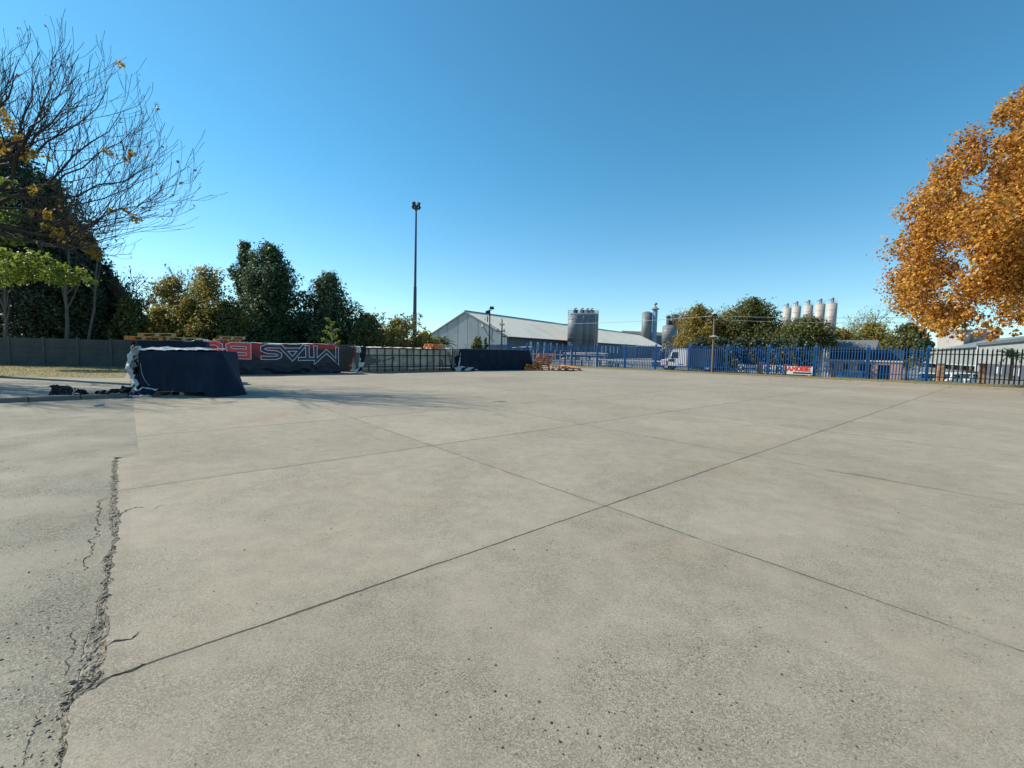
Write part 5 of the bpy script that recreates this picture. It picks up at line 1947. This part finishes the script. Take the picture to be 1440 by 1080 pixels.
# rust-roofed building farther back
rb_ = thing('rusty_building', 'far building with a rusty brown roof showing behind the warehouse end', 'building', (at(906, 497, 215).x, 215, 0), .42)
m = MB()
m.box((16, 8, 5.2), (46, 18, 10.5))
m.build('wall', M_side, rb_)
zt = at(915, 466, 215).z
m = MB()
m.prism([(-8, -2, zt - 5.5), (-8, 8, zt + .3), (-8, 18, zt - 5.5)], (50, 0, 0))
m.build('roof', M_rust, rb_)

# ------------------------------------------------------------------ silos
M_gsilo = sheet_mat('grey_silo_steel', (.155, .17, .185), (.19, .20, .215), (.13, .145, .16), .3)
M_wsilo = sheet_mat('cream_silo_steel', (.40, .355, .315), (.45, .405, .36), (.33, .29, .25), .2)


def silo(x, y, z0, z1, r, m_, label, group=None, legs=4, hop=2.2, top='rail', name='silo'):
    t = thing(name, label, 'silo', (x, y, 0), .4, group)
    k = 6
    sm_ = MB()
    for i in range(1, k):
        z = z0 + (z1 - z0) * i / k
        sm_.lathe([(r - .02, z - .04), (r + .025, z - .04), (r + .025, z + .04), (r - .02, z + .04)], n=32)
    sm_.build('seam_band', m_, t)
    so_ = MB().lathe([(r, z0), (r, z1)], n=32).build('shell', m_, t, smooth=False)
    for p_ in so_.data.polygons: p_.use_smooth = len(p_.vertices) == 4
    MB().lathe([(r + .02, z1), (r * .3, z1 + r * .28), (0, z1 + r * .30)], n=32).build('top_cone', m_, t)
    MB().lathe([(.25, z0 - hop), (r, z0 - .01)], n=32).build('hopper', m_, t)
    if legs:
        m = MB()
        for i in range(legs):
            a = i * 2 * math.pi / legs + .4
            m.tube([(r * .93 * math.cos(a), r * .93 * math.sin(a), -.1), (r * .93 * math.cos(a), r * .93 * math.sin(a), z0 + .3)], .13, 6)
        m.build('support_frame', M_trim, t)
    if top == 'rail':
        m = MB()
        n = 14
        for i in range(n):
            a = 6.2832 * i / n
            m.tube([(r * math.cos(a), r * math.sin(a), z1), (r * math.cos(a), r * math.sin(a), z1 + 1.05)], .03, 4)
        for dz in (.55, 1.05): m.tube([(r * math.cos(6.2832 * i / 28), r * math.sin(6.2832 * i / 28), z1 + dz) for i in range(29)], .03, 4)
        m.build('railing', M_trim, t)
        m = MB()
        m.box((0, 0, z1 + r * .3 + .3), (.8, .8, .7))
        m.tube([(0, .3, z1 + r * .3), (0, .3, z1 + 1.5), (.5, .3, z1 + 1.6)], .14, 8)
        m.build('filter', M_steel, t)
    return t


Gs = 'grey steel silos clustered in front of the warehouse side'
for i, (px, Y, lab) in enumerate([(808, 103, 'leftmost grey silo of the cluster, its sunlit side pale'), (817.5, 107, 'second grey silo from the left in the cluster by the warehouse'), (825, 111, 'third grey silo from the left in the cluster by the warehouse'), (831, 115, 'rightmost grey silo of the cluster, next to the caged ladder')]):
    x = at(px, 480, Y).x
    zt = at(px, 437.5, Y).z - .9
    s_ = silo(x, Y, 3.9, zt, 1.72, M_gsilo, lab, Gs, 4, 2.6)
t = thing('caged_ladder', 'tall caged ladder on the right side of the grey silo cluster', 'ladder', (at(838, 480, 113).x, 113, 0))
m = MB()
H = at(838, 437, 113).z
for s in (-.3, .3): m.tube([(s, 0, -.1), (s, 0, H)], .05, 5)
for k in range(int(H / .35)): m.tube([(-.3, 0, .3 + k * .35), (.3, 0, .3 + k * .35)], .03, 4)
m.build('rungs', M_trim, t)
m = MB()
for k in range(9):
    z = 2.5 + k * 1.1
    m.tube([(.35 + .0 * k, 0, z)] + [(.0 + .45 * math.cos(a_), -.75 * math.sin(a_), z) for a_ in (.3, .9, 1.57, 2.2, 2.8)] + [(-.35, 0, z)], .035, 4)
for s in (-.8, 0, .8): m.tube([(.4 * s, -.62, 2.5), (.4 * s, -.62, H)], .03, 4)
m.build('cage', M_trim, t)
x = at(911, 480, 205).x
sl = silo(x - .8, 205, 6, at(910, 440, 205).z, 2.35, M_gsilo, 'slim grey silo behind the warehouse with a tall blue elevator leg beside it', None, 4, 4, 'none')
m = MB()
H = at(916, 436, 202).z
m.box((at(917, 480, 202).x - (x - .8), -3.2, H / 2), (1.5, 1.5, H), rz=.2)
m.build('elevator_leg', mat('elevator_blue', (.12, .22, .33), .5, .2, .4), sl)
m = MB()
cx_ = at(917, 480, 202).x - (x - .8)
m.lathe([(.3, 0), (1.9, .7), (1.7, .9), (.5, 1.7), (.3, 2.6), (.9, 2.9), (.6, 3.6), (0, 3.7)], (cx_, -3.2, H - .2), 14)
m.build('elevator_head', M_trim, sl)
x = at(941, 480, 128).x
sl = silo(x, 128, 4.6, at(941, 459, 128).z, 2.05, M_gsilo, 'stubby grey hopper silo beside the ochre tree, a dark filter box on top', None, 4, 3.2, 'none')
m = MB()
zz = at(941, 459, 128).z
m.box((1.2, -.2, zz + .75), (2.9, 2.3, 1.6))
m.box((1.5, -.2, zz + 2.5), (1.3, 1.3, 2.0))
m.box((-.8, -.2, zz + 1.2), (.8, .9, 2.4))
m.lathe([(.3, 0), (.7, .2), (.7, .5), (.2, .8)], (-.8, -.2, zz + 2.3), 10)
m.build('filter_box', mat('filter_dark', (.06, .065, .08), .6, .2, 1), sl)

Gw = 'cream silos standing in a row above the trees'
ws = [(1104.5, 134, 431), (1117.5, 128, 428.5), (1134, 122, 427), (1150.5, 117, 425.5), (1167, 112, 424.5)]
wl_ = ['leftmost cream silo of the row, partly behind the large green tree', 'second cream silo from the left in the row of five', 'middle cream silo of the row of five', 'fourth cream silo from the left in the row of five', 'rightmost cream silo of the row, nearest the bare twiggy tree']
tops = []
for (px, Y, pt), lab in zip(ws, wl_):
    c_ = at(px, 470, Y)
    zt = at(px, pt + 2.5, Y).z
    s_ = silo(c_.x, Y, 5.0, zt, 1.14, M_wsilo, lab, Gw, 4, 2.2, 'none')
    m = MB()
    m.box((.1, 0, zt + .6), (.5, .5, .8))
    m.lathe([(.25, .95), (.36, 1.0), (.36, 1.35), (.1, 1.6), (0, 1.6)], (.1, 0, zt), 12)
    m.tube([(-.5, 0, zt + .2), (-.5, 0, zt + .8), (-.9, 0, zt + 1.0), (-1.5, .1, zt + .7)], .07, 6)
    m.tube([(.3, 0, zt + .3), (.9, -.2, zt + .1), (1.16, -.2, zt - .6), (1.22, -.2, 3)], .09, 6)
    m.build('filter', M_trim, s_)
    m = MB()
    for s in (-.2, .2): m.tube([(1.2 * math.cos(-.2), 1.2 * math.sin(-.2) + s, 2), (1.2 * math.cos(-.2), 1.2 * math.sin(-.2) + s, zt + .9)], .04, 4)
    for k in range(int(zt / .5)): m.tube([(1.18, -.44, 2 + k * .5), (1.18, -.04, 2 + k * .5)], .025, 4)
    m.build('ladder', M_trim, s_)

# ------------------------------------------------------------------ low brick building beyond the fence
hx = at(1168, 500, 43)
hz_ = 1.2
hb = thing('brick_building', 'low brick building with pale coping, dark openings and grey sheet roof behind the fence', 'building', (hx.x - .4, 43, -.05), -.75)
M_hroof = sheet_mat('grey_roof', (.14, .14, .135), (.18, .18, .17), (.11, .10, .095), .4)
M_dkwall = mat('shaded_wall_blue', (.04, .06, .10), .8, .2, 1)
M_cream = mat('cream_paint', (.58, .57, .53), .7, .12, 2)
hb.scale = (.53, 1, 1)
BLh = 10.5
m = MB()
segs = [(0, .75, 0, 1.25), (.75, 1.4, 0, .42), (.75, 1.4, 1.08, 1.25), (1.4, 2.65, 0, 1.25), (2.65, 3.4, 0, .42), (2.65, 3.4, 1.08, 1.25), (3.4, 4.75, 0, 1.25), (4.75, 6.5, 1.06, 1.25), (6.5, 7.5, 0, 1.25), (7.5, 9.1, 1.0, 1.25), (9.1, BLh, 0, 1.25)]
segs = [(a, b_, z0 if z0 > .3 else -hz_, z1) for a, b_, z0, z1 in segs]
for a, b_, z0, z1 in segs: m.box(((a + b_) / 2, .12, (z0 + z1) / 2), (b_ - a, .24, z1 - z0))
m.build('wall', M_brick, hb)
m = MB()
m.box((BLh / 2, .1, 1.33), (BLh + .2, .36, .15))
m.build('coping', M_cream, hb)
for a in (.75, 2.65):
    f_ = MB()
    f_.box((a + .325 + (.05 if a > 1 else 0), .16, .75), (.62 if a < 1 else .72, .05, .62))
    wo = f_.build('window', M_glass, hb)
    fr = MB()
    fr.box((a + .325, .11, .75), (.05, .05, .66))
    fr.box((a + .325, .11, .44), (.75, .08, .05))
    fr.box((a + .325, .11, 1.06), (.72, .06, .04))
    fr.build('frame', M_cream, wo)
for a, b_ in ((4.75, 6.5), (7.5, 9.1)):
    MB().box(((a + b_) / 2, .5, 0), (b_ - a, .06, 2.2)).build('door', mat('dark_blue_door', (.03, .06, .13), .5, .2, 1) if a < 5 else bpy.data.materials['dark_blue_door'], hb)
m = MB()
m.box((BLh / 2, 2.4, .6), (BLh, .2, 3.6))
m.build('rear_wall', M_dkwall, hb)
m = MB()
m.prism([(-.2, -.1, 2.42), (-.2, 2.6, 3.35), (-.2, 6.0, 2.3)], (7.2, 0, 0))
m.box((3.4, -.12, 2.42), (7.3, .1, .16))
m.build('roof', M_hroof, hb)
m = MB()
for x in (-.05, .45): m.box((x, -.35, .8), (.17, .17, 3.9))
m.build('gate_post', M_cream, hb)
MB().box((-2.0, .6, .8), (2.6, .14, 3.9)).build('white_end_wall', M_cream, hb)
m = MB()
for x in (2.2, 4.6, 6.3): m.box((x, .35, 1.85), (.1, .1, 1.05))
m.build('verandah_post', M_dkwall, hb)


# ------------------------------------------------------------------ parked cars
def car(loc, rz, m_, label, group=None, L=4.1, hatch=True):
    t = thing('parked_car', label, 'car', (loc[0], loc[1], -.03 - ground_drop(loc[0], loc[1])), rz, group)
    h, wd_ = 1.42, 1.66
    pr = [(-L / 2, .32), (-L / 2 - .03, .62), (-L / 2 + .12, .80), (-L / 2 + 1.0, .92), (-L / 2 + 1.65, 1.36), (-L / 2 + 2.0, h), (L / 2 - 1.0, h), (L / 2 - .55, 1.30), (L / 2 - .15, .92), (L / 2, .80), (L / 2 + .02, .36)]
    m = MB()
    n = len(pr)
    secs = [(-wd_ / 2, .0, .93), (-wd_ / 2 + .10, 1, 1), (wd_ / 2 - .10, 1, 1), (wd_ / 2, .0, .93)]
    vs = []
    for y, k, s in secs:
        for x, z in pr:
            ins = .14 * max(0, (z - .85) / .55)
            yy = y * (1 - ins)
            vs.append((x * s, yy, .32 + (z - .32) * (1 if k else .95)))
    fs = [tuple(range(n))[::-1], tuple(range(3 * n, 4 * n))]
    for q in range(3):
        for i in range(n): fs.append((q * n + i, q * n + (i + 1) % n, (q + 1) * n + (i + 1) % n, (q + 1) * n + i))
    m.add(vs, fs)
    fix_normals(m.build('body', m_, t, smooth=False))
    g = MB()
    for s in (-1, 1):
        y = s * (wd_ / 2 * .90 + .012)
        g.add([(-L / 2 + 1.25, y * 1.03, .95), (-L / 2 + 1.75, y * .97, 1.30), (L / 2 - 1.1, y * .97, 1.32), (L / 2 - .5, y * 1.03, .95)], [(0, 1, 2, 3)])
    g.add([(-L / 2 + 1.02, -.62, .96), (-L / 2 + 1.60, -.55, 1.36), (-L / 2 + 1.60, .55, 1.36), (-L / 2 + 1.02, .62, .96)], [(0, 1, 2, 3)])
    g.add([(L / 2 - .10, -.62, .96), (L / 2 - .50, -.55, 1.29), (L / 2 - .50, .55, 1.29), (L / 2 - .10, .62, .96)], [(0, 1, 2, 3)])
    g.build('windows', M_glass, t)
    for x in (-L / 2 + .72, L / 2 - .72):
        for s in (-1, 1):
            w_ = MB()
            w_.M = Matrix.Translation((x, s * (wd_ / 2 - .08), .31)) @ Matrix.Rotation(math.pi / 2, 4, 'X')
            w_.lathe([(0, -.1), (.22, -.1), (.30, -.08), (.31, 0), (.30, .08), (.22, .1), (0, .1)], n=18)
            w_.build('wheel', M_tyre, t)
    for s in (-1, 1):
        MB().box((-L / 2 + .02, s * .58, .70), (.14, .3, .13), ch=.02).build('headlight', M_lgt, t)
        MB().box((L / 2 - .03, s * .62, .80), (.10, .18, .16), ch=.02).build('tail_light', M_redsheet, t)
    return t


p = at(1198, 520, 37.6)
car((p.x, p.y, -.06), math.atan2(p.y, p.x) - .18, mat('car_blue', (.045, .12, .22), .3, .1, 1), 'blue hatchback parked in front of the low brick building')
Gc = 'white cars parked under the dark canopy of the steel shed'
M_cw = mat('car_white', (.75, .75, .74), .3, .06, 1)
for px, Y, rz, lab in [(1330, 42, .5, 'leftmost white car parked in front of the dark bay of the steel shed'), (1343, 45, .6, 'second white car parked by the dark bay of the steel shed'), (1357, 44, .55, 'white car parked beside the green shrub at the right of the dark bay'), (1309, 42, .9, 'white car half hidden behind the last blue fence post')]:
    car((at(px, 510, Y).x, Y, -.03), rz, M_cw, lab, Gc)

# ------------------------------------------------------------------ steel sheds on the right
DX_ = Vector((.62, .785, 0)).normalized()
sang = math.atan2(DX_.y, DX_.x)
M_shw = sheet_mat('white_shed_sheeting', (.30, .31, .30), (.37, .38, .365), (.25, .255, .245))
M_shg = sheet_mat('grey_shed_sheeting', (.17, .195, .195), (.215, .24, .235), (.145, .165, .165))
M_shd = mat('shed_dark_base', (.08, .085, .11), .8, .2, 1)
# white shed: face starts right of the picture and recedes to the left edge px 1373
S0 = Vector((1.17 * 63, 63, 0))
S0 = S0 - DX_ * 14
SLn = 14 + 32
sh_ = thing('steel_shed', 'white ribbed steel shed with a dark fascia and dark ground floor on the right', 'shed', S0, sang)
hE = at(1440, 475, 63).z
m = MB()
nr = int(SLn / .6)
for i in range(nr):
    a = SLn * i / nr
    d = SLn / nr
    for x0, x1, y0, y1 in ((0, .6, 0, 0), (.6, .68, 0, .09), (.68, .92, .09, .09), (.92, 1, .09, 0)):
        m.add([(a + x0 * d, y0, .9), (a + x1 * d, y1, .9), (a + x1 * d, y1, hE - .3), (a + x0 * d, y0, hE - .3)], [(0, 3, 2, 1)])
m.add([(SLn, 0, -1.3), (SLn, -26, -1.3), (SLn, -26, hE), (SLn, 0, hE)], [(0, 1, 2, 3)])
m.build('upper_wall', M_shw, sh_)
MB().box((SLn / 2, -.06, -.15), (SLn, .2, 2.2)).build('lower_wall', M_shd, sh_)
MB().box((SLn / 2, .2, hE - .22), (SLn + .8, .5, .5)).build('fascia', mat('fascia_dark', (.10, .105, .115), .6, .2, 1), sh_)
MB().box((SLn / 2, -13, hE + .05), (SLn + .6, 26, .12)).build('roof', M_shg, sh_)
MB().tube([(SLn - .15, .25, -1.2), (SLn - .15, .25, hE - .4)], .14, 8).build('downpipe', M_lgt, sh_)
for x in (12.5, 15.0, 23.5, 26.0, 40, 42): MB().box((x + 3.5, .06, -.15), (1.25, .06, 1.15)).build('window', M_lgt, sh_)
# taller block behind it
S1 = S0 - Vector((-DX_.y, DX_.x, 0)) * 12 + DX_ * 4
h1_ = at(1440, 455, 63).z + 1.2
tb = thing('steel_shed', 'taller grey ribbed steel shed rising behind the white one at the right edge', 'shed', S1, sang)
m = MB()
Lb = 30
nr = int(Lb / .9)
for i in range(nr):
    a, d = Lb * i / nr, Lb / nr
    for x0, x1, y0, y1 in ((0, .55, 0, 0), (.55, .68, 0, .12), (.68, .9, .12, .12), (.9, 1, .12, 0)):
        m.add([(a + x0 * d, y0, 0), (a + x1 * d, y1, 0), (a + x1 * d, y1, h1_), (a + x0 * d, y0, h1_)], [(0, 3, 2, 1)])
m.add([(Lb, 0, 0), (Lb, -20, 0), (Lb, -20, h1_), (Lb, 0, h1_)], [(0, 1, 2, 3)])
m.build('wall', M_shg, tb)
MB().box((Lb / 2, -10, h1_ + .1), (Lb + .4, 20.4, .25)).build('roof', M_trim, tb)
# grey-green shed with the open bay
gp0, gp1 = at(1382, 500, 93), at(1298, 500, 150)
gd = Vector((gp1.x - gp0.x, gp1.y - gp0.y, 0))
gl = gd.length
ga = math.atan2(gd.y, gd.x)
gs = thing('steel_shed', 'grey-green steel shed with a long pitched roof and a dark open bay below', 'shed', (gp0.x, gp0.y, 0), ga)
zr, ze, zo = at(1381, 475.5, 93).z, at(1378, 487, 93).z, at(1370, 517, 93).z
zo = max(zo, .35)
m = MB()
nr = 60
for i in range(nr):
    a, d = gl * i / nr, gl / nr
    for x0, x1, y0, y1 in ((0, .55, 0, 0), (.55, .68, 0, .1), (.68, .9, .1, .1), (.9, 1, .1, 0)):
        m.add([(a + x0 * d, y0, .25), (a + x1 * d, y1, .25), (a + x1 * d, y1, ze), (a + x0 * d, y0, ze)], [(0, 3, 2, 1)])
m.build('wall', sheet_mat('shed_pale_green', (.235, .26, .25), (.28, .305, .29), (.20, .22, .21)), gs)
m = MB()
m.add([(-.5, .5, ze - .1), (gl + .5, .5, ze - .1), (gl + .5, -9, zr + 1.0), (-.5, -9, zr + 1.0)], [(0, 1, 2, 3)])
m.add([(-.5, .5, ze - .25), (gl + .5, .5, ze - .25), (gl + .5, -9, zr + .85), (-.5, -9, zr + .85)], [(3, 2, 1, 0)])
m.build('roof', M_shg, gs)
MB().box((gl / 2, .06, .25), (gl, .16, .2)).build('bay_lintel', M_lgt, gs)
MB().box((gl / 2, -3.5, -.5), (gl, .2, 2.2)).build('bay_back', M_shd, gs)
m = MB()
m.box((-.1, -4.5, 1.2), (.15, 9, 5.0))
m.box((gl + .1, -4.5, 1.2), (.15, 9, 5.0))
for i in range(9): m.box((gl * i / 8, .0, -.5), (.25, .25, 1.6))
m.build('bay_post', M_trim, gs)
for i, (px, w_, lab) in enumerate([(1341, 5.0, 'beige roof plant box left of the pair above the grey-green shed'), (1363, 5.0, 'beige roof plant box in the middle above the grey-green shed'), (1382, 4, 'beige roof plant box half hidden by orange leaves')]):
    Y = 128
    p = at(px, 476, Y)
    t = thing('roof_unit', lab, 'roof unit', (p.x, Y, 0), .35, 'beige plant boxes above the sheds')
    zt = at(px, 465.5 - i * 1.0, Y).z
    MB().box((0, 0, zt / 2), (w_ * .62, 6, zt)).build('casing', M_wsilo, t)
    MB().box((0, 0, zt + .1), (w_ * .62 + .3, 6.3, .2)).build('lid', M_trim, t)
palm(1424, 36.5, at(1424, 500, 36.5).z + .45, 'spiky palm behind the black fence near the right edge', 17, 1.3, 9)
mtree(1366, 523, 7, 50, 0, 'dome', 8, 900, .2, L_mid, M_bark, 395, 'small green shrub at the right end of the dark bay', 'shrub', 'shrub', r0=.04)

# ------------------------------------------------------------------ things lying in the works yard
rgy = random.Random(31)
M_galv = mat('galvanised_steel', (.27, .28, .30), .45, .3, 3)
p = FENCE(xat(800)) - FN * 3.2
t = thing('pipe_rack', 'rack of grey pipes and steel sections stored behind the blue fence', 'rack', (p.x, p.y, -.03), fang)
m = MB()
for i in range(46):
    z = rgy.uniform(.75, 1.55)
    y = rgy.uniform(-.6, .6)
    x = rgy.uniform(-.6, .6)
    m.tube([(x - 2.6, y, z + rgy.uniform(-.08, .08)), (x + 2.6, y, z + rgy.uniform(-.08, .08))], rgy.choice([.04, .05, .07]), 6)
m.build('pipe', M_galv, t)['kind'] = 'stuff'
m = MB()
for x in (-2.2, -.7, .8, 2.3):
    for y in (-.75, .75): m.tube([(x, y, 0), (x, y, 1.75)], .05, 6)
    for z in (.7, 1.2): m.box((x, 0, z), (.08, 1.5, .08))
m.build('frame', M_tblue, t)
p = FENCE(xat(823)) - FN * 2.6
t = thing('slatted_crate', 'low pale slatted crate standing behind the blue fence', 'crate', (p.x, p.y, -.03), fang)
m = MB()
for i in range(14): m.box((-1.5 + i * .22, 0, .35), (.13, .04, .7)); m.box((-1.5 + i * .22, 1.1, .35), (.13, .04, .7))
for z in (.1, .6): m.box((-.07, .03, z), (3.1, .03, .08)); m.box((-.07, 1.07, z), (3.1, .03, .08))
m.box((-.07, .55, .06), (3.0, 1.1, .06))
m.build('slats', M_cream, t)
p = FENCE(xat(838)) - FN * 3.0
t = thing('teal_trailer', 'low teal flat trailer with small wheels behind the blue fence', 'trailer', (p.x, p.y, -.03), fang)
M_teal = mat('teal_paint', (.03, .19, .23), .5, .25, 2)
m = MB()
m.box((0, .6, .48), (3.4, 1.3, .1))
for x in (-1.6, -.5, .6, 1.6): m.box((x, -.04, .62), (.07, .07, .35))
m.box((0, -.04, .78), (3.4, .06, .06))
m.tube([(1.7, .6, .45), (2.5, .6, .4), (2.6, .6, .1)], .05, 6)
m.build('deck', M_teal, t)
for x in (-1.1, 1.0):
    w_ = MB()
    w_.M = Matrix.Translation((x, -.02, .26)) @ Matrix.Rotation(math.pi / 2, 4, 'X')
    w_.lathe([(0, -.08), (.2, -.08), (.26, -.05), (.26, .05), (.2, .08), (0, .08)], n=16)
    w_.build('wheel', M_tyre, t)
p = FENCE(xat(856)) - FN * 9
t = thing('yard_gantry', 'white bent-pipe gantry with a raised arm behind the blue fence', 'gantry', (p.x, p.y, -.03), fang)
m = MB()
m.tube([(-1.2, 0, 0), (-1.2, 0, 2.3), (-1.0, 0, 2.5), (.8, 0, 2.45)], .06, 7)
m.tube([(1.6, .3, 0), (1.6, .3, 1.5)], .09, 7)
m.tube([(1.6, .3, 1.5), (1.9, .3, 2.0), (2.6, .2, 2.4)], .08, 7)
m.build('pipe', M_galv, t)
m = MB()
m.box((1.6, .3, .9), (1.2, .8, 1.8))
m.box((1.6, -.13, 1.2), (.7, .05, .5))
m.build('pump_box', M_tblue, t)
p = FENCE(xat(872)) - FN * 2.2
t = thing('barrier_rail', 'long pale barrier rail on posts along the inside of the blue fence', 'barrier', (p.x, p.y, -.03), fang)
m = MB()
m.box((0, 0, .82), (9.5, .06, .12))
m.build('rail', M_lgt, t)
m = MB()
for x in (-4.5, -1.5, 1.5, 4.5): m.box((x, .05, .4), (.1, .06, .9))
m.build('post', M_trim, t)
# white posts and stored sections between navy stack and pallets
p = FENCE(xat(750)) - FN * 2.5
t = thing('steel_stillage', 'stillage of upright galvanised posts behind the farthest navy stack', 'stillage', (p.x, p.y, -.03), fang)
m = MB()
for i in range(12):
    x = -5.5 + i * .85 + rgy.uniform(-.2, .2)
    m.box((x, rgy.uniform(-.2, .4), .9), (.14, .07, 1.8), ry=rgy.uniform(-.05, .05))
m.build('upright', M_galv, t)['kind'] = 'stuff'
m = MB()
m.box((-.8, .5, .35), (11, .08, .1))
m.box((-.8, .5, 1.25), (11, .08, .1))
m.tube([(-5.5, .1, 2.0), (-3, .1, 2.15), (-2.2, .1, 2.1), (-1.9, .1, 1.8)], .06, 6)
m.build('bar', M_galv, t)

sc.cycles.use_denoising = True
sc.cycles.max_bounces = 6
sc.cycles.transparent_max_bounces = 4
